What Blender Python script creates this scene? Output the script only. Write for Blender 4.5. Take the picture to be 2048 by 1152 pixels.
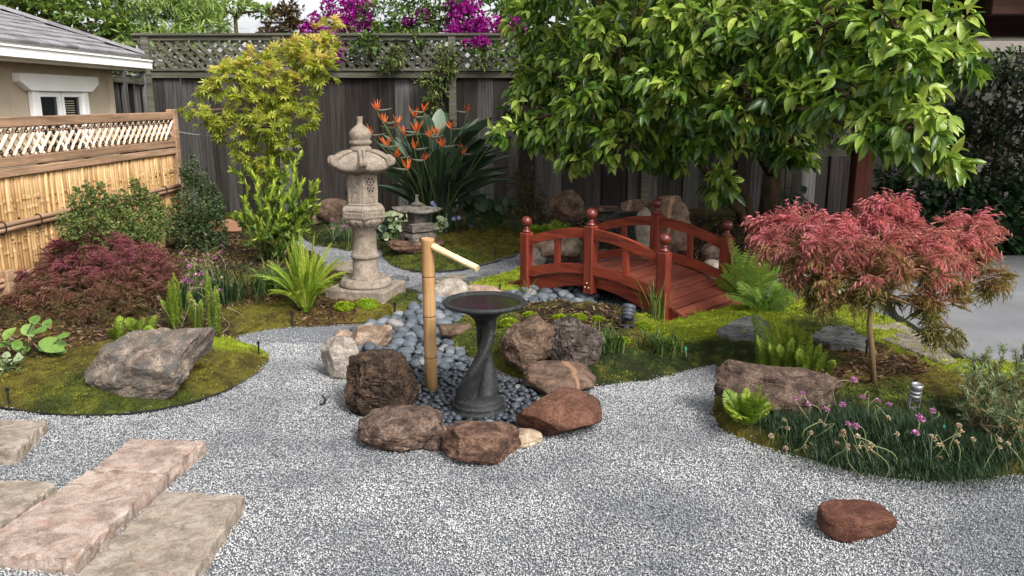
import bpy, math, random
import numpy as np
from mathutils import Vector, Matrix, noise as mnoise

# ---------------------------------------------------------------- camera, sky, sun, exposure
scene = bpy.context.scene
for o in list(bpy.data.objects): bpy.data.objects.remove(o)
FPX, THETA, CAMH = 1650.0, math.atan(374/1650.0), 1.55
cd = bpy.data.cameras.new('camera'); cam = bpy.data.objects.new('camera', cd)
scene.collection.objects.link(cam); scene.camera = cam
cd.sensor_width = 36; cd.lens = FPX/2048*36; cd.clip_start = .05; cd.clip_end = 500
cam.location = (0, 0, CAMH); cam.rotation_euler = (math.pi/2-THETA, 0, 0)
SUN_EL, SUN_ROT = math.radians(45), math.radians(142)
world = bpy.data.worlds.new('World'); scene.world = world; world.use_nodes = True
wt = world.node_tree; wt.nodes.clear()
sky = wt.nodes.new('ShaderNodeTexSky'); sky.sky_type = 'NISHITA'; sky.sun_disc = False
sky.sun_elevation = SUN_EL; sky.sun_rotation = SUN_ROT; sky.dust_density = 4; sky.air_density = 1.0
hs = wt.nodes.new('ShaderNodeHueSaturation'); hs.inputs['Saturation'].default_value = .22
bg = wt.nodes.new('ShaderNodeBackground'); bg.inputs['Strength'].default_value = .10
wo = wt.nodes.new('ShaderNodeOutputWorld')
wt.links.new(sky.outputs[0], hs.inputs['Color']); wt.links.new(hs.outputs[0], bg.inputs['Color']); wt.links.new(bg.outputs[0], wo.inputs[0])
sl = bpy.data.lights.new('sun', 'SUN'); sl.energy = 1.45; sl.angle = math.radians(18); sl.color = (1, .965, .92)
so = bpy.data.objects.new('sun', sl); scene.collection.objects.link(so)
sdir = Vector((math.sin(SUN_ROT)*math.cos(SUN_EL), math.cos(SUN_ROT)*math.cos(SUN_EL), math.sin(SUN_EL)))
so.rotation_euler = sdir.to_track_quat('Z', 'Y').to_euler(); so.location = (-3, -3, 8)
vs = scene.view_settings; vs.view_transform = 'Standard'; vs.look = 'None'; vs.gamma = 1; vs.exposure = 1.56
try: scene.cycles.use_denoising = True
except Exception: pass
scene.cycles.max_bounces = 6; scene.cycles.diffuse_bounces = 3; scene.cycles.glossy_bounces = 2; scene.cycles.transmission_bounces = 4

# ---------------------------------------------------------------- helpers
C = scene.collection
rnd = random.Random(7); rng = np.random.default_rng(7)
PI = math.pi
ct, st = math.cos(THETA), math.sin(THETA)
def ray(px, py):
    xc = (px-1024)/FPX; yc = -(py-576)/FPX
    return np.array((xc, ct+yc*st, -st+yc*ct))
def g(px, py, z=0.0):
    d = ray(px, py); t = (z-CAMH)/d[2]; return np.array((d[0]*t, d[1]*t, z))
def at(px, py, Y):
    d = ray(px, py); t = Y/d[1]; return np.array((d[0]*t, Y, CAMH+d[2]*t))
def atx(px, py, X):
    d = ray(px, py); t = X/d[0]; return np.array((X, d[1]*t, CAMH+d[2]*t))
def ppm(p):                                    # photograph pixels per metre at a point
    return FPX/(p[1]*ct-(p[2]-CAMH)*st)
def proj(P):
    P = np.atleast_2d(P); dep = P[:,1]*ct-(P[:,2]-CAMH)*st
    return 1024+FPX*P[:,0]/dep, 576-FPX*(P[:,1]*st+(P[:,2]-CAMH)*ct)/dep, dep

def lin(c):
    out = []
    for x in c[:3]:
        x = x/255.0; out.append(x/12.92 if x <= .04045 else ((x+.055)/1.055)**2.4)
    return tuple(out)+(1.0,)

def mesh(name, V, F, mat=None, smooth=False, attr=None, col=None):
    me = bpy.data.meshes.new(name)
    V = np.asarray(V, dtype=np.float32)
    if isinstance(F, np.ndarray):
        n, k = F.shape
        me.vertices.add(len(V)); me.vertices.foreach_set('co', V.ravel())
        me.loops.add(n*k); me.loops.foreach_set('vertex_index', F.astype(np.int32).ravel())
        me.polygons.add(n)
        me.polygons.foreach_set('loop_start', np.arange(0, n*k, k, dtype=np.int32))
        me.update(calc_edges=True)
    else:
        me.from_pydata(V.tolist(), [], F); me.update()
    if attr is not None:
        a = me.attributes.new('v', 'FLOAT', 'POINT'); a.data.foreach_set('value', np.asarray(attr, dtype=np.float32))
    if col is not None:
        a = me.attributes.new('col', 'FLOAT_COLOR', 'POINT')
        c4 = np.ones((len(V), 4), dtype=np.float32); c4[:, :3] = col; a.data.foreach_set('color', c4.ravel())
    if smooth: me.polygons.foreach_set('use_smooth', np.ones(len(me.polygons), dtype=bool))
    if mat: me.materials.append(mat)
    return me
def link(name, me, parent=None, loc=(0,0,0), rot=None, scale=None):
    o = bpy.data.objects.new(name, me); C.objects.link(o)
    o.location = [float(x) for x in loc]
    if rot is not None: o.rotation_euler = rot
    if scale is not None: o.scale = scale
    if parent: o.parent = parent
    return o
USED_LABELS = {}
def tag(o, label, cat, group=None, kind=None):
    o['label'] = label; o['category'] = cat
    if group: o['group'] = group
    if kind: o['kind'] = kind
    return o
def struct(o): o['kind'] = 'structure'; return o
def thing(name, label, cat, loc=(0,0,0), rotz=0, group=None):
    o = link(name, None, None, loc, (0, 0, rotz)); o.empty_display_size = .1
    return tag(o, label, cat, group)
def part(name, V, F, mat, root, smooth=False, attr=None, col=None, world_space=False):
    V = np.asarray(V, dtype=float)
    if world_space:
        r = root
        while r.parent: r = r.parent
        l = np.array(r.location); a = -r.rotation_euler[2]
        V = V-l; c, s = math.cos(a), math.sin(a)
        V = np.stack([V[:,0]*c-V[:,1]*s, V[:,0]*s+V[:,1]*c, V[:,2]], 1)
    return link(name, mesh(name, V, F, mat, smooth, attr, col), root)
def one(name, V, F, mat, label, cat, loc=(0,0,0), rotz=0, group=None, smooth=False, attr=None, col=None):
    o = link(name, mesh(name, V, F, mat, smooth, attr, col), None, loc, (0,0,rotz)); return tag(o, label, cat, group)

# ---- shapes, each returns (V, F)
def join(*parts):
    V = []; F = []; n = 0
    for v, f in parts:
        v = np.asarray(v, dtype=float)
        V.append(v); F += [tuple(int(i)+n for i in q) for q in f]; n += len(v)
    return np.concatenate(V), F
def box(cx, cy, cz, sx, sy, sz, bev=0.0):
    if bev <= 0:
        V = np.array([(x, y, z) for x in (-.5,.5) for y in (-.5,.5) for z in (-.5,.5)])*(sx,sy,sz)+(cx,cy,cz)
        return V, [(0,1,3,2),(4,6,7,5),(0,4,5,1),(2,3,7,6),(0,2,6,4),(1,5,7,3)]
    b = min(bev, sx*.45, sy*.45, sz*.45); V = []; F = []
    hx, hy, hz = sx/2, sy/2, sz/2
    def ring(x, y, z, c): return [(-x+c,-y,z),(x-c,-y,z),(x,-y+c,z),(x,y-c,z),(x-c,y,z),(-x+c,y,z),(-x,y-c,z),(-x,-y+c,z)]
    for (x, y, z) in ((hx-b,hy-b,-hz),(hx,hy,-hz+b),(hx,hy,hz-b),(hx-b,hy-b,hz)): V += ring(x, y, z, b if x == hx else b*.5)
    for r in range(3):
        for i in range(8): F.append((r*8+i, r*8+(i+1)%8, r*8+8+(i+1)%8, r*8+8+i))
    F.append(tuple(range(7,-1,-1))); F.append(tuple(range(24,32)))
    return np.array(V)+(cx,cy,cz), F
def obox(p0, p1, w, h, up=(0,0,1)):                      # a bar from p0 to p1
    p0 = np.array(p0, float); p1 = np.array(p1, float); d = p1-p0; d /= np.linalg.norm(d)
    s = np.cross(d, up); s /= np.linalg.norm(s); u = np.cross(s, d)
    V = [p+s*a*w/2+u*b*h/2 for p in (p0,p1) for a, b in ((-1,-1),(1,-1),(1,1),(-1,1))]
    return np.array(V), [(3,2,1,0),(4,5,6,7),(0,1,5,4),(1,2,6,5),(2,3,7,6),(3,0,4,7)]
def tube(P, R, n=8, caps=True, jit=0):
    P = np.asarray(P, float); m = len(P); R = np.broadcast_to(np.asarray(R, float), (m,))
    T = np.gradient(P, axis=0); T /= np.linalg.norm(T, axis=1)[:,None]+1e-9
    a = np.array((0,0,1.)) if abs(T[0][2]) < .9 else np.array((1.,0,0))
    V = []; s = np.cross(T[0], a); s /= np.linalg.norm(s)
    for i in range(m):
        s = s-T[i]*np.dot(s, T[i]); s /= np.linalg.norm(s)+1e-9; u = np.cross(T[i], s)
        for k in range(n):
            an = 2*PI*k/n; rr = R[i]*(1+(rnd.uniform(-jit, jit) if jit else 0))
            V.append(P[i]+rr*(math.cos(an)*s+math.sin(an)*u))
    F = [(i*n+k, i*n+(k+1)%n, (i+1)*n+(k+1)%n, (i+1)*n+k) for i in range(m-1) for k in range(n)]
    if caps: F += [tuple(range(n-1,-1,-1)), tuple(range((m-1)*n, m*n))]
    return np.array(V), F
def lathe(prof, n=32, rfun=None, caps=True):              # prof [(r, z)]
    V = []; m = len(prof)
    for i, (r, z) in enumerate(prof):
        for k in range(n):
            a = 2*PI*k/n; q = r*(rfun(a, i, z) if rfun else 1)
            V.append((q*math.cos(a), q*math.sin(a), z))
    F = [(i*n+k, i*n+(k+1)%n, (i+1)*n+(k+1)%n, (i+1)*n+k) for i in range(m-1) for k in range(n)]
    if caps: F += [tuple(range(n-1,-1,-1)), tuple(range((m-1)*n, m*n))]
    return np.array(V), F
def prism(poly, z0, z1):                                  # poly [(x, y)] counter-clockwise
    n = len(poly); V = [(x,y,z0) for x,y in poly]+[(x,y,z1) for x,y in poly]
    return np.array(V), [tuple(range(n-1,-1,-1)), tuple(range(n,2*n))]+[(i,(i+1)%n,n+(i+1)%n,n+i) for i in range(n)]
def ccw(P):
    a = sum(P[i][0]*P[(i+1)%len(P)][1]-P[(i+1)%len(P)][0]*P[i][1] for i in range(len(P)))
    return P if a > 0 else P[::-1]
def move(VF, d): return np.asarray(VF[0])+np.array(d), VF[1]
def rotz(VF, a):
    V = np.asarray(VF[0]); c, s = math.cos(a), math.sin(a)
    return np.stack([V[:,0]*c-V[:,1]*s, V[:,0]*s+V[:,1]*c, V[:,2]], 1), VF[1]
_ico = {}
def ico(sub):
    if sub in _ico: return _ico[sub][0].copy(), _ico[sub][1]
    t = (1+5**.5)/2
    V = [np.array(v)/math.sqrt(1+t*t) for v in ((-1,t,0),(1,t,0),(-1,-t,0),(1,-t,0),(0,-1,t),(0,1,t),(0,-1,-t),(0,1,-t),(t,0,-1),(t,0,1),(-t,0,-1),(-t,0,1))]
    F = [(0,11,5),(0,5,1),(0,1,7),(0,7,10),(0,10,11),(1,5,9),(5,11,4),(11,10,2),(10,7,6),(7,1,8),(3,9,4),(3,4,2),(3,2,6),(3,6,8),(3,8,9),(4,9,5),(2,4,11),(6,2,10),(8,6,7),(9,8,1)]
    for _ in range(sub):
        mid = {}; G = []
        def m(a, b):
            k = (min(a,b), max(a,b))
            if k not in mid:
                v = V[a]+V[b]; V.append(v/np.linalg.norm(v)); mid[k] = len(V)-1
            return mid[k]
        for a, b, c in F:
            x, y, z = m(a,b), m(b,c), m(c,a); G += [(a,x,z),(b,y,x),(c,z,y),(x,y,z)]
        F = G
    _ico[sub] = (np.array(V), F); return _ico[sub][0].copy(), F
def rock(sx, sy, sz, seed, sub=4, sq=.75, cuts=7, rough=.10, fine=.025, flat=None, pits=0, cutd=(.72,.98), tilt=0, crack=.03):
    """A boulder: rounded box, cut by planes and roughened; base at z = 0, most of it above ground."""
    r = random.Random(seed); V, F = ico(sub)
    V = np.sign(V)*np.abs(V)**sq; V /= np.max(np.linalg.norm(V, axis=1))*.86
    for _ in range(cuts):
        n = np.array((r.gauss(0,1), r.gauss(0,1), r.gauss(0,.8))); n /= np.linalg.norm(n); d = r.uniform(*cutd)
        e = V@n-d; e = np.where(e > 0, e, 0); V = V-np.outer(e*.97, n)
    if flat:
        for n, d in flat:
            n = np.array(n, float); n /= np.linalg.norm(n); e = V@n-d; e = np.where(e > 0, e, 0); V = V-np.outer(e*.95, n)
    o = Vector((r.uniform(0,50), r.uniform(0,50), r.uniform(0,50)))
    N = V/np.linalg.norm(V, axis=1)[:,None]
    D = np.empty(len(V))
    for i, v in enumerate(V):
        p = Vector(v)
        d = rough*mnoise.noise(p*1.6+o)+rough*.5*mnoise.noise(p*3.7+o)+fine*mnoise.noise(p*9+o)+fine*.7*mnoise.noise(p*19+o)
        d -= crack*max(0, .12-abs(mnoise.noise(p*2.3+o*1.7)))*6+crack*.5*max(0, .1-abs(mnoise.noise(p*5.1+o*2.7)))*6
        if pits:
            q = mnoise.noise(p*7+o*2); d -= pits*max(0, q-.18)
            q = mnoise.noise(p*15+o*3); d -= pits*.5*max(0, q-.15)
        D[i] = d
    V = V+N*D[:,None]
    V = V*(sx/2, sy/2, sz/2)
    V[:,2] += V[:,0]*tilt
    V[:,2] -= np.percentile(V[:,2], 12)
    return V, F

# ---- foliage: templates stamped many times into one mesh
class Stamp:
    def __init__(s): s.V = []; s.F = []; s.A = []; s.n = 0; s.Cl = []
    def add(s, T, R, P, S, v, col=None):
        """T = (verts (k,3), tris (m,3)); R (N,3,3) columns side/along/normal; P (N,3); S (N,) or (N,3); v (N,)"""
        tv, tf = T; N = len(P)
        if N == 0: return
        S = np.asarray(S, float)
        L = tv[None]*(S[:,None,None] if S.ndim == 1 else S[:,None,:])
        W = np.einsum('nij,nkj->nki', R, L)+np.asarray(P)[:,None,:]
        s.V.append(W.reshape(-1,3)); k = len(tv)
        s.F.append((tf[None]+(np.arange(N)*k)[:,None,None]+s.n).reshape(-1,3)); s.n += N*k
        s.A.append(np.repeat(v, k))
    def build(s, name, mat, root, smooth=False):
        return part(name, np.concatenate(s.V), np.concatenate(s.F), mat, root, smooth, np.concatenate(s.A), world_space=True)
def unit(a): return a/(np.linalg.norm(a, axis=-1, keepdims=True)+1e-9)
def frames(d, up):
    d = unit(np.asarray(d, float)); up = np.broadcast_to(np.asarray(up, float), d.shape)
    s = np.cross(d, up+1e-4); s = unit(s); n = np.cross(s, d)
    return np.stack([s, d, n], 2)
def randdir(n):
    return unit(rng.normal(size=(n,3)))
def leaf_t(w=.4, fold=.12, curl=.15, pos=.45, seg=3):
    """a pointed leaf of unit length along +y, folded on its midrib and curled"""
    V = [(0,0,0)]; F = []
    ts = [(i+1)/(seg+1) for i in range(seg)]
    for t in ts:
        b = w/2*(math.sin(PI*t**(math.log(.5)/math.log(pos))))**.85
        z = -curl*t*t
        V += [(-b,t,z+fold*b/w*2),(0,t,z),(b,t,z+fold*b/w*2)]
    V.append((0,1,-curl)); e = len(V)-1
    F += [(0,2,1),(0,3,2)]
    for i in range(seg-1):
        a = 1+3*i; b = a+3
        F += [(a,a+1,b+1),(a,b+1,b),(a+1,a+2,b+2),(a+1,b+2,b+1)]
    a = 1+3*(seg-1); F += [(a,a+1,e),(a+1,a+2,e)]
    return np.array(V, float), np.array(F)
def diamond_t(w=.4, fold=.1):
    return np.array(((0,0,0),(-w/2,.45,fold),(0,1,-.05),(w/2,.45,fold))), np.array(((0,2,1),(0,3,2)))
def blade_t(seg=5, w=1., curl=0., tipw=.15):
    V = []; F = []
    for i in range(seg+1):
        t = i/seg; b = .5*w*(1-t)**.6+tipw*.0
        V += [(-b,t,-curl*t*t),(b,t,-curl*t*t)]
    for i in range(seg): a = 2*i; F += [(a,a+1,a+3),(a,a+3,a+2)]
    return np.array(V, float), np.array(F)
def palm_t(lobes=7, spread=2.0, w=.13, droop=.15, barbs=0, lens=None):
    V = []; F = []
    for i in range(lobes):
        a = (i/(lobes-1)-.5)*2*spread; L = (1-.55*abs(i/(lobes-1)-.5)*2) if lens is None else lens[i]
        d = np.array((math.sin(a), math.cos(a), 0)); s = np.array((d[1], -d[0], 0)); k = len(V)
        V += [np.zeros(3), d*L*.5-s*w*L/2+(0,0,.02), d*L+(0,0,-droop*L), d*L*.5+s*w*L/2+(0,0,.02)]
        F += [(k,k+2,k+1),(k,k+3,k+2)]
        for b in range(barbs):
            t = .3+.5*b/max(1,barbs-1); p = d*L*t
            for q in (-1,1):
                k = len(V); e = p+(d*.75+s*q*.6)*L*.27; e[2] -= droop*L*t*1.3
                V += [p-d*L*.035, p+d*L*.035, e]; F.append((k,k+1,k+2))
    return np.array(V, float), np.array(F)
def curve3(p0, p1, sag=0, n=6, wob=0):
    p0 = np.array(p0, float); p1 = np.array(p1, float); t = np.linspace(0,1,n)[:,None]
    P = p0*(1-t)+p1*t; P[:,2] += (4*t*(1-t))[:,0]*sag
    if wob: P[1:-1] += rng.normal(size=(n-2,3))*wob
    return P
def ellipsoid_pts(c, r, n, inner=.55):
    d = randdir(n); q = rng.uniform(inner**3, 1, n)**(1/3)
    return np.array(c)+d*q[:,None]*np.array(r), d
def rosettes(S, T, P, D, k, size, droop=.3, spread=.9, v=(.2,.8), vj=.15, upn=1.0, gap=.02):
    """k leaves fanning out round each tip P that grows along D"""
    n = len(P); P = np.repeat(P, k, 0); D = np.repeat(unit(D), k, 0)
    vb = np.repeat(np.asarray(v, float) if np.ndim(v) == 1 and len(v) == n else rng.uniform(v[0], v[1], n), k)
    d = unit(D+spread*randdir(n*k)); d[:,2] -= droop*rng.uniform(.3,1.4,n*k); d = unit(d)
    R = frames(d, np.array((0,0,upn))+.45*rng.normal(size=(n*k,3)))
    s = size*rng.uniform(.6,1.15,n*k)
    S.add(T, R, P-D*gap*rng.uniform(0,1,n*k)[:,None]*4+d*gap, s, np.clip(vb+rng.normal(size=n*k)*vj, 0, 1))
    return

# ---------------------------------------------------------------- materials
class NT:
    def __init__(s, name):
        s.m = bpy.data.materials.new(name); s.m.use_nodes = True; s.t = s.m.node_tree; s.t.nodes.clear()
        s.out = s.t.nodes.new('ShaderNodeOutputMaterial')
    def n(s, typ, out=0, props=None, **kw):
        nd = s.t.nodes.new('ShaderNode'+typ)
        for k, v in (props or {}).items(): setattr(nd, k, v)
        for k, v in kw.items():
            k = k.replace('_', ' ') if not k.startswith('i') or not k[1:].isdigit() else int(k[1:])
            s.put(nd.inputs[k], v)
        return nd.outputs[out]
    def put(s, sock, v):
        if isinstance(v, bpy.types.NodeSocket): s.t.links.new(v, sock)
        else: sock.default_value = v
    def ramp(s, fac, stops):
        nd = s.t.nodes.new('ShaderNodeValToRGB'); e = nd.color_ramp.elements
        while len(e) < len(stops): e.new(.5)
        for x, (p, c) in zip(e, stops): x.position = p; x.color = lin(c) if len(c) == 3 else c
        s.put(nd.inputs[0], fac); return nd.outputs[0]
    def mix(s, fac, a, b, mode='MIX'):
        nd = s.t.nodes.new('ShaderNodeMix'); nd.data_type = 'RGBA'; nd.blend_type = mode
        s.put(nd.inputs[0], fac); s.put(nd.inputs[6], a); s.put(nd.inputs[7], b); return nd.outputs[2]
    def math(s, op, a, b=0.0):
        nd = s.t.nodes.new('ShaderNodeMath'); nd.operation = op; s.put(nd.inputs[0], a); s.put(nd.inputs[1], b); return nd.outputs[0]
    def vmath(s, op, a, b):
        nd = s.t.nodes.new('ShaderNodeVectorMath'); nd.operation = op; s.put(nd.inputs[0], a); s.put(nd.inputs[1], b); return nd.outputs[0]
    def noise(s, vec, scale, detail=4, rough=.55, dist=0, out=0):
        return s.n('TexNoise', out, Vector=vec, Scale=scale, Detail=detail, Roughness=rough, Distortion=dist)
    def oc(s): return s.n('TexCoord', 3)
    def rand(s):
        return s.n('ObjectInfo', 5)
    def loc(s):                                    # object coordinates shifted per object
        r = s.rand(); sh = s.n('CombineXYZ', X=s.math('MULTIPLY', r, 13.7), Y=s.math('MULTIPLY', r, 7.1), Z=s.math('MULTIPLY', r, 5.3))
        return s.vmath('ADD', s.oc(), sh)
    def geo(s): return s.n('NewGeometry', 0)
    def bump(s, h, strength=.4, dist=.01):
        return s.n('Bump', Strength=strength, Distance=dist, Height=h)
    def done(s, color, rough=.7, normal=None, spec=.3, **kw):
        b = s.t.nodes.new('ShaderNodeBsdfPrincipled')
        s.put(b.inputs['Base Color'], color); s.put(b.inputs['Roughness'], rough); s.put(b.inputs['Specular IOR Level'], spec)
        if normal is not None: s.put(b.inputs['Normal'], normal)
        for k, v in kw.items(): s.put(b.inputs[k.replace('_', ' ')], v)
        s.t.links.new(b.outputs[0], s.out.inputs[0]); return s.m

def m_plain(name, c, rough=.6, var=.15, scale=6, spec=.3, bump=.2, **kw):
    t = NT(name); v = t.loc(); n = t.noise(v, scale, 5, .6); n2 = t.noise(v, scale*9, 3)
    a = lin([x*(1-var) for x in c]); b = lin([min(255, x*(1+var)) for x in c])
    col = t.mix(n, a, b)
    return t.done(col, rough, t.bump(t.math('ADD', n2, n), bump, .004), spec, **kw)
def m_rock(name, c1, c2, c3, scale=3.5, lichen=None, lic=.62, speck=None, spk=.6, bump=.7, rough=.85, vein=None):
    t = NT(name); v = t.loc()
    n = t.noise(v, scale*2.2, 9, .72, .6); n2 = t.noise(v, scale*9, 7, .7); n3 = t.noise(v, scale*34, 4, .65)
    dk = [q*.55 for q in c1]
    col = t.ramp(n, [(.40, [q*.9 for q in c1]), (.5, c2), (.60, [min(255, q*1.06) for q in c3])])
    col = t.mix(t.ramp(n2, [(.32, (255,255,255)), (.44, (0,0,0))]), col, t.mix(.7, col, lin(dk)))
    col = t.mix(t.ramp(n2, [(.42, (0,0,0)), (.68, (255,255,255))]), col, t.mix(.45, col, lin(c1)))
    col = t.mix(t.ramp(n3, [(.5, (0,0,0)), (.66, (255,255,255))]), col, t.mix(.35, col, lin(c3)))
    n4 = t.noise(v, scale*75, 3, .7); col = t.mix(1., col, t.ramp(n4, [(.34, (150,150,150)), (.5, (235,235,235)), (.66, (255,255,255))]), 'MULTIPLY')
    if speck:
        w = t.noise(v, scale*42, 2, .5); col = t.mix(t.ramp(w, [(spk-.04, (0,0,0)), (spk+.03, (255,255,255))]), col, lin(speck))
    if lichen:
        w = t.math('ADD', t.math('MULTIPLY', t.noise(v, scale*2.4, 7, .7), .65), t.math('MULTIPLY', n3, .35))
        col = t.mix(t.ramp(w, [(lic-.07, (0,0,0)), (lic+.03, (255,255,255))]), col, lin(lichen))
    if vein:
        w = t.n('TexWave', 1, Vector=v, Scale=scale*.28, Distortion=7, Detail=4, Detail_Scale=1.2)
        col = t.mix(t.ramp(w, [(.94, (0,0,0)), (.985, (190,190,190))]), col, lin(vein))
    h = t.math('ADD', t.math('MULTIPLY', n, .6), t.math('ADD', t.math('MULTIPLY', n2, .5), t.math('ADD', t.math('MULTIPLY', n3, .35), t.math('MULTIPLY', n4, .15))))
    return t.done(col, rough, t.bump(h, min(1., bump*1.25), .035), .2)
def m_wood(name, c1, c2, axis='z', fine=1., tone=.35, rough=.75, bump=.4, dark=None, spec=.25, knots=False, coat=0, wear=None):
    t = NT(name); v = t.loc()
    k = {'x': (1.2,26,26), 'y': (26,1.2,26), 'z': (26,26,1.2)}[axis]
    vv = t.vmath('MULTIPLY', v, tuple(q*fine for q in k))
    n = t.noise(vv, 1., 6, .65, .4); n2 = t.noise(v, 2.5, 4, .6); n3 = t.noise(vv, 4, 3, .6)
    col = t.ramp(n, [(.32, c1), (.66, c2)])
    if dark: col = t.mix(t.ramp(n2, [(.45, (0,0,0)), (.75, (210,210,210))]), col, lin(dark))
    col = t.mix(t.ramp(n3, [(.55, (0,0,0)), (.75, (255,255,255))]), col, t.mix(.4, col, lin([x*.5 for x in c1])))
    if knots:
        w = t.n('TexVoronoi', 0, Vector=t.vmath('MULTIPLY', v, (5,5,1.8)), Scale=1.)
        col = t.mix(t.ramp(w, [(.03, (255,255,255)), (.09, (0,0,0))]), col, lin([x*.35 for x in c1]))
    if wear:
        w = t.noise(v, 22, 6, .75); w2 = t.noise(v, 4, 3); col = t.mix(t.ramp(t.math('ADD', t.math('MULTIPLY', w, .7), t.math('MULTIPLY', w2, .3)), [(.52, (0,0,0)), (.62, (120,120,120))]), col, lin(wear))
    r = t.n('MapRange', Value=t.rand(), To_Min=1-tone, To_Max=1+tone)
    col = t.mix(1., col, t.n('CombineXYZ', X=r, Y=r, Z=r), 'MULTIPLY')
    return t.done(col, rough, t.bump(t.math('ADD', n, n3), bump, .004), spec, Coat_Weight=coat, Coat_Roughness=.35)
def m_leaf(name, stops, trans=.3, rough=.45, spec=.35, attr='v'):
    t = NT(name); a = t.n('Attribute', 2, dict(attribute_name=attr))
    col = t.ramp(a, stops)
    n = t.noise(t.geo(), 60, 2); col = t.mix(1., col, t.ramp(n, [(.3, (215,215,215)), (.7, (255,255,255))]), 'MULTIPLY')
    b = t.t.nodes.new('ShaderNodeBsdfPrincipled'); t.put(b.inputs['Base Color'], col); b.inputs['Roughness'].default_value = rough
    b.inputs['Specular IOR Level'].default_value = spec
    tr = t.n('BsdfTranslucent', 0, Color=t.mix(1., col, (1.0,1.0,.75,1), 'MULTIPLY'))
    t.t.links.new(t.n('MixShader', 0, i0=trans, i1=b.outputs[0], i2=tr), t.out.inputs[0]); return t.m
def m_col(name, rough=.9, bump=.6, scale=60, var=(150,255)):
    t = NT(name); a = t.n('Attribute', 0, dict(attribute_name='col')); v = t.geo()
    n = t.noise(v, scale, 4, .7); n2 = t.noise(v, scale*.18, 4)
    col = t.mix(1., a, t.ramp(n, [(.3, (var[0],)*3), (.7, (var[1],)*3)]), 'MULTIPLY')
    col = t.mix(1., col, t.ramp(n2, [(.3, (200,200,200)), (.7, (255,255,255))]), 'MULTIPLY')
    return t.done(col, rough, t.bump(t.math('ADD', n, n2), bump, .02), .15)
# ---------------------------------------------------------------- terrain
def gp(L): return [tuple(g(x, y)[:2]) for x, y in L]
BED_A = gp([(-160,800),(0,812),(60,826),(200,834),(330,818),(430,792),(505,755),(538,722),(528,704),(490,692),(460,684),(478,668),(540,658),(640,652),(720,648),(790,640),(830,625),(850,612),(845,598),(810,575),(760,562),(700,552),(650,540),(640,515),(600,495),(560,470),(480,452)])+[(-3.3,11.3),(-5.0,11.3),(-5.0,3.6)]
BED_B = gp([(628,492),(700,500),(760,498),(772,520),(800,538),(860,543),(940,535),(1000,518),(1045,505)])+[(.35,8.5),(.35,11.3),(-3.2,11.3)]
BED_C = gp([(925,580),(960,564),(1010,550),(1045,535),(1065,560),(1050,600),(1000,600),(945,594)])
BED_D = gp([(890,700),(905,655),(960,632),(1060,624),(1180,622),(1260,632),(1330,660),(1300,740),(1190,770),(1060,765),(965,725)])
BED_E = gp([(1180,660),(1250,632),(1330,650),(1480,612),(1560,595),(1620,602),(1730,625),(1790,645),(1920,730),(2150,735),(2250,900),(2048,946),(1900,962),(1800,957),(1720,945),(1640,925),(1560,900),(1480,872),(1440,855),(1425,825),(1432,790),(1438,760),(1432,728),(1380,740),(1290,762),(1190,774),(1150,735)])
BED_F = [tuple(g(1050,500)[:2]), tuple(g(1250,500)[:2]), tuple(g(1440,575)[:2]), tuple(g(1500,545)[:2]), tuple(g(1640,545)[:2]), tuple(g(1740,530)[:2]), (3.4,11.3), (.3,11.3)]
BED_G = [(3.35,8.25),(9,8.25),(9,11.4),(3.3,11.4)]
STREAM = gp([(690,700),(705,672),(790,642),(845,604),(880,600),(935,588),(1000,602),(1050,592),(1062,570),(1130,560),(1270,590),(1270,632),(1180,628),(1060,640),(1000,650),(930,690),(930,720),(1000,765),(1060,770),(1075,800),(1050,870),(960,885),(870,890),(835,830),(830,740),(750,712)])
PATIO = gp([(1930,732),(1795,642),(1745,565),(1790,522)])+[(9,8.2),(9,4.3)]
def sdf(poly, X, Y):
    P = np.array(poly); n = len(P); ins = np.zeros(X.shape, bool); dm = np.full(X.shape, 1e9)
    for i in range(n):
        (x0, y0), (x1, y1) = P[i], P[(i+1)%n]
        dx, dy = x1-x0, y1-y0; L = dx*dx+dy*dy+1e-12
        t = np.clip(((X-x0)*dx+(Y-y0)*dy)/L, 0, 1)
        dm = np.minimum(dm, np.hypot(X-x0-t*dx, Y-y0-t*dy))
        c = ((y0 > Y) != (y1 > Y)); xi = x0+(Y-y0)*dx/(dy if abs(dy) > 1e-12 else 1e-12); ins ^= c & (X < xi)
    return np.where(ins, dm, -dm)
def vnoise(X, Y, f, seed=0):                              # smooth value noise, numpy
    r = np.random.default_rng(seed).random((64,64)); x = X*f; y = Y*f
    xi = np.floor(x).astype(int); yi = np.floor(y).astype(int); u = x-xi; w = y-yi
    u = u*u*(3-2*u); w = w*w*(3-2*w); a = lambda i, j: r[(xi+i)%64, (yi+j)%64]
    return (a(0,0)*(1-u)+a(1,0)*u)*(1-w)+(a(0,1)*(1-u)+a(1,1)*u)*w-.5
BEDS = [(BED_A, .10, .28), (BED_B, .10, .35), (BED_C, .035, .08), (BED_D, .12, .14), (BED_E, .07, .22), (BED_F, .28, 1.0), (BED_G, .1, .3)]
def bed_h(X, Y):
    X = np.asarray(X, float); Y = np.asarray(Y, float); h = np.full(X.shape, -1.0)
    nz = .05*vnoise(X, Y, 2.1, 1)+.036*vnoise(X, Y, 6.3, 2)+.028*vnoise(X, Y, 15, 3)+.012*vnoise(X, Y, 31, 4)
    for poly, hm, w in BEDS:
        s = sdf(poly, X, Y); a = np.clip(s/w, 0, None)
        hh = np.where(s > 0, .012+hm*(1-np.exp(-a*1.6))+nz*np.clip(s/.12, 0, 1)*.7, s*1.2+nz*.35)
        h = np.maximum(h, hh)
    return h
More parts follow.
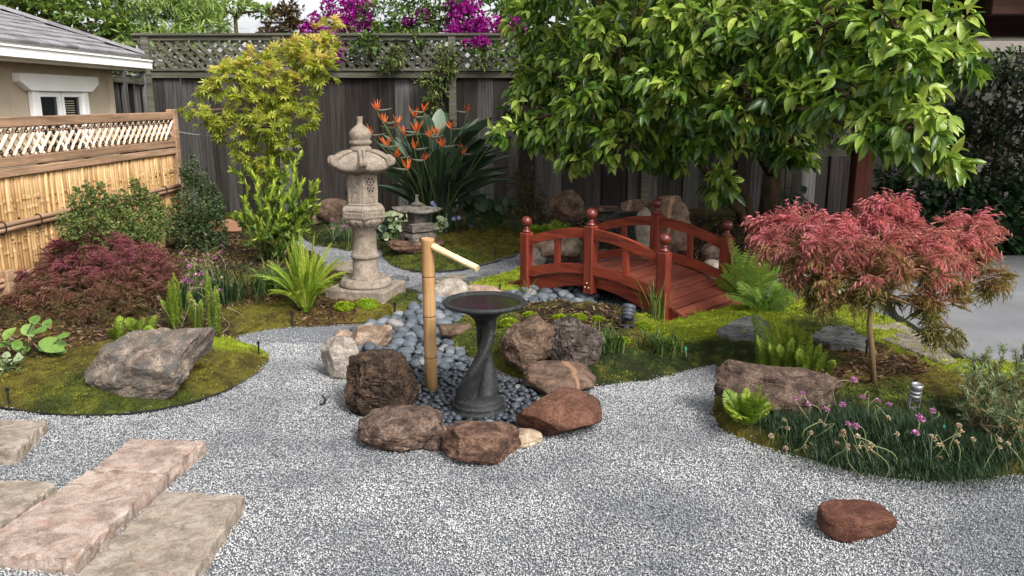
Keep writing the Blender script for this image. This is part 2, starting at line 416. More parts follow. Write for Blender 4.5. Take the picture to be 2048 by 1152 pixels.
def gravel_h(X, Y): return .012*vnoise(X, Y, 1.7, 5)+.012*vnoise(X, Y, 4.5, 6)+.005*vnoise(X, Y, 11, 7)
def H(x, y):
    return float(max(bed_h(np.array([x]), np.array([y]))[0], gravel_h(np.array([x]), np.array([y]))[0], 0))
def gh(px, py):                                           # the ground under a pixel, with the mound's height
    z = 0.0
    for _ in range(6): p = g(px, py, z); z = .5*z+.5*H(p[0], p[1])
    return g(px, py, z)

# colour zones of the planting: (px, py, radius m, colour)
LIME, GREEN, DARKG, OLIVE, BROWN, SOIL = (146,160,42), (78,90,34), (48,62,28), (114,106,42), (102,76,44), (58,46,36)
ZONES = [(20,790,.3,OLIVE),(100,760,.3,OLIVE),(150,800,.25,GREEN),(60,740,.25,SOIL),(120,700,.35,BROWN),(480,720,.16,LIME),(500,740,.14,OLIVE),(430,770,.2,OLIVE),(250,825,.15,GREEN),(350,805,.16,GREEN),
    (560,640,.3,OLIVE),(650,640,.3,BROWN),(740,615,.16,LIME),(690,612,.15,LIME),(760,640,.18,OLIVE),(830,600,.25,DARKG),(820,620,.2,GREEN),(520,610,.35,BROWN),(470,590,.4,OLIVE),(460,550,.5,SOIL),(600,540,.4,SOIL),(350,560,.8,SOIL),(250,650,.6,SOIL),
    (800,525,.25,GREEN),(880,530,.25,GREEN),(950,500,.3,OLIVE),(1000,480,.35,OLIVE),(930,470,.35,BROWN),(960,455,.4,OLIVE),(640,470,.4,DARKG),(680,480,.3,DARKG),(780,470,.4,DARKG),(870,450,.5,SOIL),(1000,440,.7,SOIL),
    (980,575,.25,LIME),(1030,560,.25,LIME),
    (1100,630,.2,SOIL),(1200,640,.2,SOIL),(940,670,.12,GREEN),(930,700,.12,GREEN),(960,650,.1,OLIVE),(1150,700,.2,SOIL),(1230,690,.2,SOIL),(1180,632,.10,OLIVE),(1250,700,.15,OLIVE),
    (1250,745,.18,DARKG),(1330,735,.18,DARKG),(1400,715,.15,DARKG),(1350,690,.16,LIME),(1400,660,.3,LIME),(1480,640,.3,LIME),(1560,620,.3,LIME),(1450,690,.2,LIME),(1530,690,.2,LIME),(1680,625,.3,LIME),(1770,680,.18,LIME),(1840,725,.12,LIME),(1900,745,.14,LIME),(1960,760,.15,LIME),(1640,680,.2,GREEN),
    (1470,720,.12,DARKG),(1600,740,.2,GREEN),(1700,720,.16,BROWN),(1780,745,.2,BROWN),(1700,770,.18,BROWN),(1830,770,.15,BROWN),(1900,790,.16,OLIVE),(1760,800,.15,GREEN),
    (1450,830,.1,OLIVE),(1500,880,.10,OLIVE),(1600,870,.2,DARKG),(1700,900,.25,DARKG),(1850,900,.25,DARKG),(2000,920,.15,OLIVE),(2020,880,.25,DARKG),(1560,575,.4,SOIL),(1300,480,.8,SOIL),(1500,480,.8,SOIL),(1900,480,1.2,SOIL)]
ZP = np.array([g(a, b)[:2] for a, b, _, _ in ZONES]); ZR = np.array([z[2] for z in ZONES]); ZC = np.array([lin(z[3])[:3] for z in ZONES])
def zone_col(X, Y):
    jx = X+.10*vnoise(X, Y, 6, 11)+.06*vnoise(X, Y, 19, 13); jy = Y+.16*vnoise(X, Y, 6, 12)+.08*vnoise(X, Y, 19, 14)
    W = np.zeros(X.shape); Cc = np.zeros(X.shape+(3,))
    for p, r, c in zip(ZP, ZR, ZC):
        w = np.exp(-1.6*((jx-p[0])**2+(jy-p[1])**2)/r**2)**1.5+1e-9; W += w; Cc += w[..., None]*c
    c = Cc/W[..., None]
    q = .6*vnoise(X, Y, 9, 21)+.8*vnoise(X, Y, 23, 22)+.7*vnoise(X, Y, 47, 23)
    lime = np.clip(((c[...,1]-.6*c[...,0])*5-.25)*2, 0, 1)*.9               # bright moss stays even, old moss is patchy
    a = (np.clip((q-.05)*1.8, 0, .6)*(1-lime))[..., None]; b = (np.clip((-q-.10)*1.8, 0, .45)*(1-.5*lime))[..., None]
    c = c*(1-a)+np.array(lin((54,46,28))[:3])*a
    return c*(1-b)+np.array(lin((128,124,44))[:3])*b

M_soil = m_plain('soil', (62,48,36), .95, .4, 12, .1, .8)
V, F = box(0, 60, -.3, 400, 300, .4); o = struct(link('ground', mesh('ground', V, F, M_soil)))
# gravel sheet
t = NT('gravel_sheet'); v = t.geo(); n = t.noise(v, 160, 3, .7); n2 = t.noise(v, 3, 4)
M_gs = t.done(t.mix(n2, t.ramp(n, [(.35, (70,73,78)), (.65, (140,143,148))]), t.ramp(n, [(.35, (60,63,68)), (.65, (126,129,134))])), .9, t.bump(n, .8, .01), .1)
xs = np.arange(-6, 7.01, .08); ys = np.arange(.6, 10.01, .08); GX, GY = np.meshgrid(xs, ys, indexing='ij')
def gridmesh(GX, GY, Z, keep=None):
    a, b = GX.shape; idx = np.arange(a*b).reshape(a, b)
    F = np.stack([idx[:-1,:-1], idx[1:,:-1], idx[1:,1:], idx[:-1,1:]], -1).reshape(-1,4)
    V = np.stack([GX, GY, Z], -1).reshape(-1,3)
    if keep is not None:
        k = keep.reshape(-1); F = F[k[F].any(1)]
        u = np.unique(F); mp = np.zeros(a*b, int); mp[u] = np.arange(len(u)); return V[u], mp[F], u
    return V, F, None
V, F, _ = gridmesh(GX, GY, gravel_h(GX, GY)-.006)
struct(link('gravel_path', mesh('gravel_path', V, F, M_gs, True)))
# planting beds: one sheet that dips under the gravel where the beds end
M_bed = m_col('bed_moss', .95, .9, 70)
xs = np.arange(-5.2, 7.01, .023); ys = np.arange(2.6, 11.4, .023); GX, GY = np.meshgrid(xs, ys, indexing='ij')
Z = bed_h(GX, GY); V, F, u = gridmesh(GX, GY, Z, Z > -.04)
cc = zone_col(V[:,0], V[:,1])
struct(link('planting_bed', mesh('planting_bed', V, F, M_bed, True, col=cc)))
# stream bed
M_silt = m_plain('stream_silt', (40,40,42), .9, .3, 20, .2, .8)
from mathutils.geometry import tessellate_polygon
def sheet(name, poly, z, mat, th=.0):
    poly = ccw(list(poly))
    if th:
        V, F = prism(poly, z-th, z)
    else:
        V = np.array([(x, y, z) for x, y in poly]); F = [tuple(range(len(poly)))]
    me = mesh(name, V, F, mat)
    return struct(link(name, me))
def tri_sheet(name, poly, z, mat):
    P = [Vector((x, y, z)) for x, y in poly]; T = tessellate_polygon([P])
    T = [t if ((P[t[1]]-P[t[0]]).cross(P[t[2]]-P[t[0]])).z > 0 else t[::-1] for t in T]
    return struct(link(name, mesh(name, np.array([tuple(p) for p in P]), [tuple(t) for t in T], mat)))
tri_sheet('stream_bed', STREAM, .012, M_silt)
# patio slabs
t = NT('patio_concrete'); v = t.geo(); n = t.noise(v, 1.2, 6, .6); n2 = t.noise(v, 90, 3)
sp = t.noise(v, 26, 2, .4)
M_conc = t.done(t.mix(t.ramp(sp, [(.70, (0,0,0)), (.74, (255,255,255))]), t.mix(n2, t.ramp(n, [(.3, (106,107,110)), (.7, (130,131,134))]), t.ramp(n, [(.3, (94,95,98)), (.7, (120,121,124))])), lin((92,80,66))), .8, t.bump(n2, .25, .004), .2)
P = PATIO; cut = 6.55
def clip_y(poly, y, keep_low):
    out = []; n = len(poly)
    for i in range(n):
        a, b = poly[i], poly[(i+1)%n]; ia = (a[1] < y) == keep_low; ib = (b[1] < y) == keep_low
        if ia: out.append(a)
        if ia != ib: t_ = (y-a[1])/(b[1]-a[1]); out.append((a[0]+t_*(b[0]-a[0]), y))
    return out
pt = struct(link('patio', None)); 
for a, lo in ((cut-.006, True), (cut+.006, False)):
    pl = ccw(clip_y(list(P), a, lo)); V, F = prism(pl, -.05, .05); link('concrete_slab', mesh('concrete_slab', V, F, M_conc), pt)

# gravel stones, scattered as real pebbles by geometry nodes
def gn_scatter(name, P, scale_min, scale_max, mat, flatz=.7, sub=1):
    me = bpy.data.meshes.new(name); me.vertices.add(len(P)); me.vertices.foreach_set('co', np.asarray(P, np.float32).ravel())
    o = link(name, me); ng = bpy.data.node_groups.new(name, 'GeometryNodeTree')
    ng.interface.new_socket('Geometry', in_out='INPUT', socket_type='NodeSocketGeometry'); ng.interface.new_socket('Geometry', in_out='OUTPUT', socket_type='NodeSocketGeometry')
    N = ng.nodes; L = ng.links; gi = N.new('NodeGroupInput'); go = N.new('NodeGroupOutput')
    ic = N.new('GeometryNodeMeshIcoSphere'); ic.inputs['Radius'].default_value = .5; ic.inputs['Subdivisions'].default_value = sub
    sm = N.new('GeometryNodeSetMaterial'); sm.inputs['Material'].default_value = mat; L.new(ic.outputs[0], sm.inputs[0])
    ip = N.new('GeometryNodeInstanceOnPoints'); L.new(gi.outputs[0], ip.inputs['Points']); L.new(sm.outputs[0], ip.inputs['Instance'])
    rr = N.new('FunctionNodeRandomValue'); rr.data_type = 'FLOAT_VECTOR'; rr.inputs[0].default_value = (-.6,-.6,0); rr.inputs[1].default_value = (.6,.6,6.3)
    rs = N.new('FunctionNodeRandomValue'); rs.data_type = 'FLOAT_VECTOR'; rs.inputs[0].default_value = (scale_min,)*3; rs.inputs[1].default_value = (scale_max, scale_max*.8, scale_max*flatz); rs.inputs['Seed'].default_value = 3
    L.new(rr.outputs[0], ip.inputs['Rotation']); L.new(rs.outputs[0], ip.inputs['Scale']); L.new(ip.outputs[0], go.inputs[0])
    md = o.modifiers.new('scatter', 'NODES'); md.node_group = ng
    return o
t = NT('gravel_stone'); r = t.rand()
gp_ = t.noise(t.n('NewGeometry', 0), 1.3, 5, .6)
M_grav = t.done(t.mix(1., t.ramp(gp_, [(.36, (188,190,194)), (.58, (255,255,255))]), t.ramp(r, [(0, (78,79,80)), (.14, (112,113,114)), (.34, (148,149,149)), (.66, (176,177,176)), (1, (206,206,203))]), 'MULTIPLY'), .75, None, .35)
def scatter_gravel(n, x0, x1, y0, y1, keep):
    X = rng.uniform(x0, x1, n); Y = rng.uniform(y0, y1, n); k = keep(X, Y)
    return X[k], Y[k]
def gravel_keep(X, Y):
    px, py, dep = proj(np.stack([X, Y, X*0], 1)); k = (px > -420) & (px < 2470) & (py < 1330)
    k &= bed_h(X, Y) < .004+.016*rng.random(len(X))**6; k &= sdf(STREAM, X, Y) < 0; k &= sdf(PATIO, X, Y) < 0.01
    return k
X1, Y1 = scatter_gravel(760000, -4.6, 4.6, 1.45, 5.2, gravel_keep)
X2, Y2 = scatter_gravel(110000, -3.6, 2.6, 5.2, 9.2, gravel_keep)
X = np.concatenate([X1, X2]); Y = np.concatenate([Y1, Y2])
o = gn_scatter('gravel', np.stack([X, Y, np.maximum(gravel_h(X, Y)+rng.uniform(-.002,.004,len(X)), bed_h(X, Y)+.001)], 1), .003, .0088, M_grav)
tag(o, 'pale grey crushed gravel covering the garden floor', 'gravel', kind='stuff')

# moss: short tufts standing on the beds, coloured like the bed under them
t = NT('moss_tuft'); a = t.n('Attribute', 0, dict(attribute_name='col')); nn = t.noise(t.geo(), 25, 3)
M_moss = t.done(t.mix(1., a, t.ramp(nn, [(.3, (205,205,205)), (.7, (255,255,255))]), 'MULTIPLY'), .8, None, .15)
def tufts(n, x0, x1, y0, y1, hmin, hmax, w):
    X = rng.uniform(x0, x1, n); Y = rng.uniform(y0, y1, n); Zb = bed_h(X, Y); k = Zb > .012
    px, py, dep = proj(np.stack([X, Y, X*0], 1)); k &= (px > -250) & (px < 2300)
    k &= sdf(PATIO, X, Y) < .02
    X, Y, Zb = X[k], Y[k], Zb[k]; n = len(X); c = zone_col(X, Y)
    bare = c[:,1]/(c[:,0]+1e-6)                            # moss grows where the zone is green, thin on soil
    k = rng.random(n) < np.clip((bare-.55)*2.2, .05, 1); X, Y, Zb, c = X[k], Y[k], Zb[k], c[k]; n = len(X)
    a = rng.uniform(0, 2*PI, n); h = rng.uniform(hmin, hmax, n); ww = w*rng.uniform(.6,1.4,n); ln = rng.normal(size=(n,2))*h[:,None]*.5
    s = np.stack([np.cos(a), np.sin(a)], 1)*ww[:,None]/2
    B = np.stack([X, Y, Zb-.004], 1)
    V = np.empty((n,3,3)); V[:,0] = B; V[:,0,:2] -= s; V[:,1] = B; V[:,1,:2] += s; V[:,2] = B; V[:,2,:2] += ln; V[:,2,2] += h
    cj = np.clip(c*rng.uniform(.6,1.5,(n,1))*(1+rng.normal(size=(n,3))*.06), 0, 1)
    return V.reshape(-1,3), np.arange(3*n).reshape(-1,3), np.repeat(cj, 3, 0)
def cushions(n, x0, x1, y0, y1):                          # rounded moss pads, a few centimetres across
    X = rng.uniform(x0, x1, n); Y = rng.uniform(y0, y1, n); Zb = bed_h(X, Y); px, py, dep = proj(np.stack([X, Y, X*0], 1))
    k = (Zb > .008) & (px > -150) & (px < 2200) & (sdf(PATIO, X, Y) < -.02); X, Y, Zb = X[k], Y[k], Zb[k]; c = zone_col(X, Y)
    k = rng.random(len(X)) < np.clip((c[:,1]/(c[:,0]+1e-6)-.6)*2.5, .03, 1); X, Y, Zb, c = X[k], Y[k], Zb[k], c[k]; m = len(X); q = 44
    R_ = rng.uniform(.014,.045,m); d = randdir(m*q); d[:,2] = np.abs(d[:,2]); B = np.repeat(np.stack([X, Y, Zb-.004], 1), q, 0)+d*np.repeat(R_, q)[:,None]*(1,1,.55)
    a = rng.uniform(0, 2*PI, m*q); s = np.stack([np.cos(a), np.sin(a), 0*a], 1)*.0035; tip = (d+.6*randdir(m*q))*rng.uniform(.006,.014,(m*q,1)); tip[:,2] = np.abs(tip[:,2])
    V = np.stack([B-s, B+s, B+tip], 1).reshape(-1,3); cj = np.repeat(c*rng.uniform(.7,1.35,(m,1)), q, 0)*rng.uniform(.75,1.3,(m*q,1))
    return V, np.arange(len(V)).reshape(-1,3), np.repeat(np.clip(cj, 0, 1), 3, 0)
vc, fc, cc_ = cushions(5200, -3.4, 3.3, 2.9, 8.2)
va, fa, ca = tufts(170000, -3.6, 3.6, 2.9, 6.2, .005, .017, .006)
vb, fb, cb = tufts(110000, -3.6, 3.4, 6.2, 9.6, .008, .022, .010)
o = link('moss', mesh('moss', np.concatenate([va, vb, vc]), np.concatenate([fa, fb+len(va), fc+len(va)+len(vb)]), M_moss, False, col=np.concatenate([ca, cb, cc_])))
tag(o, 'low green and olive moss carpeting the planting beds', 'moss', kind='stuff')

# bark mulch and leaf litter lying on the bare soil
n = 90000; X = rng.uniform(-3.5, 3.5, n); Y = rng.uniform(2.9, 9.5, n); Zb = bed_h(X, Y); c = zone_col(X, Y)
k = (Zb > .012) & (c[:,1]/(c[:,0]+1e-6) < .75) & (sdf(PATIO, X, Y) < 0) & (rng.random(n) < .8); X, Y, Zb = X[k], Y[k], Zb[k]; n = len(X)
a = rng.uniform(0, 2*PI, n); L_ = rng.uniform(.006,.022,n); w_ = rng.uniform(.003,.008,n)
d = np.stack([np.cos(a), np.sin(a), rng.normal(size=n)*.35], 1)*L_[:,None]; s_ = np.stack([-np.sin(a), np.cos(a), rng.normal(size=n)*.3], 1)*w_[:,None]; B = np.stack([X, Y, Zb+.004], 1)
V = np.stack([B-d-s_, B+d-s_, B+d+s_, B-d+s_], 1).reshape(-1,3)
base_ = np.array([lin(q)[:3] for q in ((58,44,32),(84,62,44),(112,86,60),(40,32,26),(130,108,84))])[rng.integers(0,5,n)]
o = link('mulch', mesh('mulch', V, np.arange(4*n).reshape(-1,4), M_moss, False, col=np.repeat(base_, 4, 0)))
tag(o, 'brown bark crumbs and leaf litter strewn over bare soil in the beds', 'mulch', kind='stuff')
# ---------------------------------------------------------------- house on the left
M_tan = m_plain('tan_siding', (178,164,144), .8, .06, 3, .2, .15)
M_white = m_plain('white_trim', (234,233,230), .55, .05, 4, .35, .08)
M_dark = m_plain('dark_gap', (30,27,24), .9, .2)
M_shingle = m_plain('roof_shingle', (112,110,112), .9, .22, 30, .1, .9)
t = NT('shingle_var'); v = t.loc(); n = t.noise(v, 45, 4, .7); r = t.rand(); n0 = t.noise(v, 5, 3)
M_shingle = t.done(t.mix(n, t.ramp(r, [(0, (74,72,74)), (1, (124,122,126))]), t.ramp(n0, [(.3, (104,102,104)), (.7, (160,156,158))])), .9, t.bump(n, .8, .006), .1)
t = NT('window_glass'); M_glass = t.done(lin((28,32,34)), .06, None, .6)
HX = -4.36; HY1 = 9.2
house = thing('house', 'small tan house with white gutter and grey shingle roof', 'house', (HX, HY1, 0))
part('wall', *box(-1.5, -4, .95, 2.96, 8, 1.9), M_dark, house)
bm_ = mesh('siding_board', *box(0, 0, 0, .02, .196, 1.9, .004), M_tan)
for i in range(22): link('siding_board', bm_, house, (-.008, -.1-i*.2-.03, .95))
part('corner_board', *box(.008, -.02, .95, .05, .09, 1.9, .004), M_tan, house)
EX = .22                                                   # eave overhang
part('soffit', *box(EX/2-.02, -3.9, 1.885, EX+.04, 8.3, .015), M_tan, house)
part('fascia', *box(EX, -3.87, 1.93, .03, 8.36, .12, .004), M_white, house)
gut = part('gutter', *join(box(EX+.065, -3.87, 1.905, .10, 8.4, .012), box(EX+.115, -3.87, 1.94, .012, 8.4, .08), box(EX+.122, -3.87, 1.985, .026, 8.4, .016), box(EX+.065, .335, 1.94, .11, .01, .085)), M_white, house)
part('drip_edge', *box(EX+.01, -3.87, 2.012, .02, 8.36, .05, .003), M_white, house)
SLP = math.atan(.40); cs, sn = math.cos(SLP), math.sin(SLP); EZ = 2.03; HY = .34
def roofpt(s, y): return (EX+.03-s*cs, y, EZ+s*sn)
roof = part('roof', np.array([roofpt(0,-8.2), roofpt(0,HY), roofpt(2.6,HY-2.6*cs), roofpt(2.6,-8.2), (EX+.03-2.6*cs-3,HY,EZ), (EX+.03-2.6*cs-3,HY-2.6*cs,EZ+2.6*sn)]), [(0,1,2,3),(1,4,5,2)], M_dark, house)
shm = [mesh('shingle', *box(0, 0, 0, .20, w, .022, .003), M_shingle) for w in (.22, .27, .31)]
row = 0; s = .05
while s < 2.4:
    y = HY-s*cs-rnd.uniform(0,.1)
    while y > -5.2:
        k = rnd.randrange(3); w = (.22,.27,.31)[k]; p = roofpt(s, y-w/2)
        link('shingle', shm[k], roof, (p[0], p[1], p[2]+.014+rnd.uniform(0,.008)), (rnd.uniform(-.01,.01), SLP-.08+PI*0, 0)); y -= w+.005
    s += .145; row += 1
capm = mesh('ridge_cap', *join((np.array([(-.11,-.13,-.02),(.11,-.13,-.02),(0,-.13,.03),(-.11,.13,-.02),(.11,.13,-.02),(0,.13,.03)]), [(0,2,5,3),(2,1,4,5),(0,1,2),(3,5,4)])), M_shingle)
for i in range(13):
    s = .1+i*.18; p = roofpt(s, HY-s*cs); link('ridge_cap', capm, roof, (p[0]+.0, p[1], p[2]+.035), (.28, 0, 2.356))
# window with flared white head
def wy(px): return atx(px, 190, HX)[1]-HY1
def wz(px, py): return atx(px, py, HX)[2]
ya, yb = wy(54), wy(166); zt, zb = wz(110, 183), 1.0
win = part('window', *join(box(.03, ya+.05, (zt+zb)/2, .05, .1, zt-zb, .004), box(.03, yb-.05, (zt+zb)/2, .05, .1, zt-zb, .004)), M_white, house)
z2 = wz(100, 150)
V = np.array([(x,y,z) for x in (.005,.075) for y, z in ((ya-.05,zt+.003),(yb+.05,zt+.003),(yb+.20,z2-.07),(yb+.20,z2),(ya-.20,z2),(ya-.20,z2-.07))])
part('window_head', V, [(5,4,3,2,1,0),(6,7,8,9,10,11)]+[(i,(i+1)%6,6+(i+1)%6,6+i) for i in range(6)], M_white, win)
ym = (ya+yb)/2
for a, b in ((ya+.1, ym-.012), (ym+.012, yb-.1)):
    fr = part('sash', *join(box(.025, a+.02, (zt+zb)/2, .03, .04, zt-zb), box(.025, b-.02, (zt+zb)/2, .03, .04, zt-zb), box(.025, (a+b)/2, zt-.025, .03, b-a-.08, .05)), M_white, win)
    part('pane', *box(.016, (a+b)/2, (zt+zb)/2-.02, .006, b-a-.08, zt-zb-.06), M_glass, win)
M_blind = m_plain('blind', (150,140,124), .8, .1)
for i in range(11): part('blind_slat', *box(.022, ym+.16, zt-.09-i*.022, .004, .2, .008), M_blind, win)

# ---------------------------------------------------------------- weathered fence at the back
M_fence = m_wood('weathered_board', (44,40,37), (106,100,95), 'z', 1, .62, .9, .8, (34,27,26), .1, True)
M_frail = m_wood('weathered_rail', (56,55,47), (108,106,94), 'x', 1, .15, .9, .5, (56,58,44), .1)
t = NT('weathered_board'); v = t.loc(); vv = t.vmath('MULTIPLY', v, (60,60,1.6)); n = t.noise(vv, 1., 5, .6); n2 = t.noise(v, 3, 5, .6); n3 = t.noise(t.vmath('MULTIPLY', v, (9,9,.7)), 1., 4)
col = t.ramp(t.rand(), [(0, (38,34,32)), (.25, (62,58,55)), (.45, (48,43,40)), (.7, (90,88,86)), (.85, (70,67,64)), (1, (112,111,109))])
col = t.mix(1., col, t.ramp(n, [(.35, (170,170,170)), (.6, (255,255,255))]), 'MULTIPLY'); col = t.mix(t.ramp(n3, [(.5, (0,0,0)), (.62, (150,150,150))]), col, lin((38,31,28)))
w = t.n('TexVoronoi', 0, Vector=t.vmath('MULTIPLY', v, (6,6,1.6)), Scale=1.); col = t.mix(t.ramp(w, [(.03, (255,255,255)), (.08, (0,0,0))]), col, lin((22,18,16)))
M_fence = t.done(col, .9, t.bump(n, .6, .004), .1)
FY = 11.5
fence = thing('wooden_fence', 'tall weathered grey board fence with lattice top along the back', 'fence', (-5.05, FY, 0))
widths = (.15, .18, .19, .2, .21)
fbm = [mesh('board', *box(0, 0, .94, w+.012, .018, 1.86, .003), M_fence) for w in widths]
x = 0.0
while x < 12.6:
    k = rnd.randrange(5); w = widths[k]
    link('board', fbm[k], fence, (x+w/2, (.016 if int(x*97)%2 else -.016), 0), (0, rnd.uniform(-.003,.003), rnd.uniform(-.02,.02))); x += w
link('rail', mesh('rail', *box(6.3, -.045, 1.895, 12.6, .05, .09, .005), M_frail), fence)
link('rail', mesh('rail', *box(6.3, -.05, 1.955, 12.6, .09, .03, .005), M_frail), fence)
link('rail', mesh('rail', *box(6.3, .03, .4, 12.6, .04, .09, .005), M_frail), fence)
link('cap_rail', mesh('cap_rail', *box(6.3, -.04, 2.41, 12.6, .13, .035, .006), M_frail), fence)
link('cap_rail', mesh('cap_rail', *box(6.3, -.055, 2.362, 12.6, .03, .055, .004), M_frail), fence)
for px in (300, 560, 905, 1295, 1560, 1830):
    X = at(px, 150, FY)[0]+5.05
    link('post', mesh('post', *join(box(X, -.075, 1.2, .10, .05, 2.36, .005)), M_frail), fence)
L = .43; sA = mesh('lattice_slat', *obox((-L/2,0,-L/2), (L/2,0,L/2), .009, .042, (0,-1,0)), M_frail)
V, F = obox((-L/2,0,-L/2), (L/2,0,L/2), .009, .042, (0,0,1)); sA = mesh('lattice_slat', V, F, M_frail)
V, F = obox((L/2,0,-L/2), (-L/2,0,L/2), .009, .042, (0,0,1)); sB = mesh('lattice_slat', V, F, M_frail)
for i in range(66):
    link('lattice_slat', sA, fence, (.2+i*.135, -.032, 2.15)); link('lattice_slat', sB, fence, (.2+i*.135, -.046, 2.15))
# the return beside the house
side = thing('wooden_fence', 'short dark return of the board fence beside the house corner', 'fence', (-4.98, 11.38, 0), math.atan2(9.75-11.38, -4.62+4.98))
x = 0.05
for i in range(9):
    k = i%5; link('board', fbm[k], side, (x+widths[k]/2, -.012+.024*(i%2), 0)); x += widths[k]
link('rail', mesh('rail', *box(.85, .04, 1.80, 1.7, .05, .08, .004), M_frail), side); link('rail', mesh('rail', *box(.85, .045, 1.95, 1.7, .09, .04, .004), M_frail), side)
link('post', mesh('post', *box(1.2, .05, .98, .08, .06, 1.9, .004), M_fence), side)
link('post', mesh('post', *box(0, .05, .98, .08, .06, 1.9, .004), M_fence), side)

# ---------------------------------------------------------------- bamboo fence
M_bamboo = m_wood('bamboo_cane', (158,116,68), (198,152,98), 'z', .5, .15, .5, .2, (140,100,58), .35)
t = NT('bamboo_cane'); v = t.loc(); n = t.noise(t.vmath('MULTIPLY', v, (40,40,2.5)), 1., 4); n2 = t.noise(t.geo(), 2.2, 4)
col = t.ramp(t.rand(), [(0, (150,114,72)), (.5, (176,140,94)), (1, (198,164,116))]); col = t.mix(1., col, t.ramp(n, [(.35, (200,196,190)), (.6, (255,255,255))]), 'MULTIPLY')
M_bamboo = t.done(t.mix(t.ramp(n2, [(.5, (0,0,0)), (.75, (110,110,110))]), col, lin((126,96,62))), .5, t.bump(n, .15, .003), .35)
M_brail = m_wood('fence_cedar', (112,88,68), (170,138,112), 'x', 1, .15, .8, .5, (96,74,56), .15)
M_blat = m_wood('lattice_bamboo', (196,166,138), (228,206,182), 'z', .6, .15, .5, .2, None, .3)
M_cback = m_plain('cane_gap_shade', (92,64,38), .9, .2)
M_cord = m_plain('black_cord', (32,26,22), .9, .2)
pa = atx(8, 600, -3.62); pb = np.array((-3.5, 8.62, 0)); BX = -3.6
ang = math.atan2(pb[1]-pa[1], pb[0]-pa[0]); BL = math.hypot(pb[0]-pa[0], pb[1]-pa[1])
bf = thing('bamboo_fence', 'golden bamboo cane fence with crossed lattice top and cedar rails', 'fence', (pa[0], pa[1], 0), ang)
EXT = -1.0                                                 # carries on past the picture's edge
zt = atx(170, 238, BX)[2]; zl = atx(170, 303, BX)[2]; zr = atx(170, 330, BX)[2]; zb1 = atx(100, 432, BX)[2]; zb2 = atx(40, 553, BX)[2]
part('top_rail', *box((BL+EXT)/2, 0, zt, BL-EXT, .07, .075, .006), M_brail, bf)
part('rail', *box((BL+EXT)/2, -.012, zl-.01, BL-EXT, .05, .07, .006), M_brail, bf)
part('rail', *box((BL+EXT)/2, -.012, zl-.085, BL-EXT, .045, .06, .006), M_brail, bf)
for z in (zb1, zb2):
    for q in (0, 1):
        V, F = tube(np.array([(EXT+i*(BL-EXT)/12, -.035-.0*q, z+(q-.5)*.036+rnd.uniform(-.002,.002)) for i in range(13)]), .019, 7); part('batten', V, F, M_brail, bf, True)
    for i in range(int((BL-EXT)/.42)):
        V, F = tube(np.array([(EXT+.2+i*.42+.005*math.sin(a), -.03+.034*math.cos(a), z+.045*math.sin(a)) for a in np.linspace(0, 2*PI, 12)]), .005, 5); part('tie_cord', V, F, M_cord, bf)
part('post', *box(BL+.045, 0, (zt+.05)/2, .085, .085, zt+.08, .006), M_brail, bf)
part('post', *box(.0, -.045, (zb2+.06)/2, .08, .06, zb2+.12, .006), M_brail, bf)
def cane(h, r, nodes):
    zs = [0]; 
    for z in nodes: zs += [z-.03, z-.005, z, z+.005, z+.03]
    zs += [h]; R = [r*(1.22 if (i%5 == 3 and 0 < i < len(zs)-1) else 1) for i in range(len(zs))]
    return tube(np.array([(rnd.uniform(-.002,.002), 0, z) for z in zs]), R, 7)
ch = zl-.1
cm = [mesh('bamboo_cane', *cane(ch-.04, .0165, sorted(rnd.uniform(.08, ch-.12) for _ in range(4))), M_bamboo, True) for _ in range(8)]
n = int((BL-EXT)/.0365)
for i in range(n): link('bamboo_cane', cm[rnd.randrange(8)], bf, (EXT+.02+i*(BL-EXT-.03)/n, rnd.uniform(-.004,.004), .04), (0, rnd.uniform(-.005,.005), rnd.uniform(0,6)))
bk = part('gap_shade_sheet', *box((BL+EXT)/2, .022, ch/2, BL-EXT, .004, ch-.05), M_cback, bf)  # flat sheet added behind the canes, its dark brown painting shade in their gaps
hz = zt-zl-.05; lean = hz*1.05
lm = []
for sgn in (1, -1):
    V, F = tube(np.array([(-sgn*lean/2*q, 0, hz/2*q) for q in np.linspace(-1,1,4)]), .0135, 7); lm.append(mesh('lattice_cane', V, F, M_blat, True))
i = 0; x = EXT+.05
while x < BL-.06:
    link('lattice_cane', lm[1], bf, (x, -.016, (zt+zl)/2+.005)); link('lattice_cane', lm[0], bf, (x+.01, .006, (zt+zl)/2+.005)); x += .105
S_ = []
x = EXT+.09
while x < BL-.1:
    for z in (zl+.045+.02, zt-.06):
        S_.append(tube(np.array([(x+.017*math.cos(a), -.03+.01*math.sin(2*a), z+.017*math.sin(a)) for a in np.linspace(0, 2*PI, 7)]), .0045, 4))
    x += .105
o = part('tie_cords', *join(*S_), M_cord, bf); o['kind'] = 'stuff'
# a thin cable from the fence post to the yellow maple
M_wire = m_plain('cable', (150,150,150), .5, .1)
a, b = at(348, 262, 8.62), at(432, 272, 9.3)
one('cable', *tube(curve3(a-a, b-a, -.01), .004, 5), M_wire, 'thin grey cable tied from the bamboo fence post to the maple', 'cable', a)

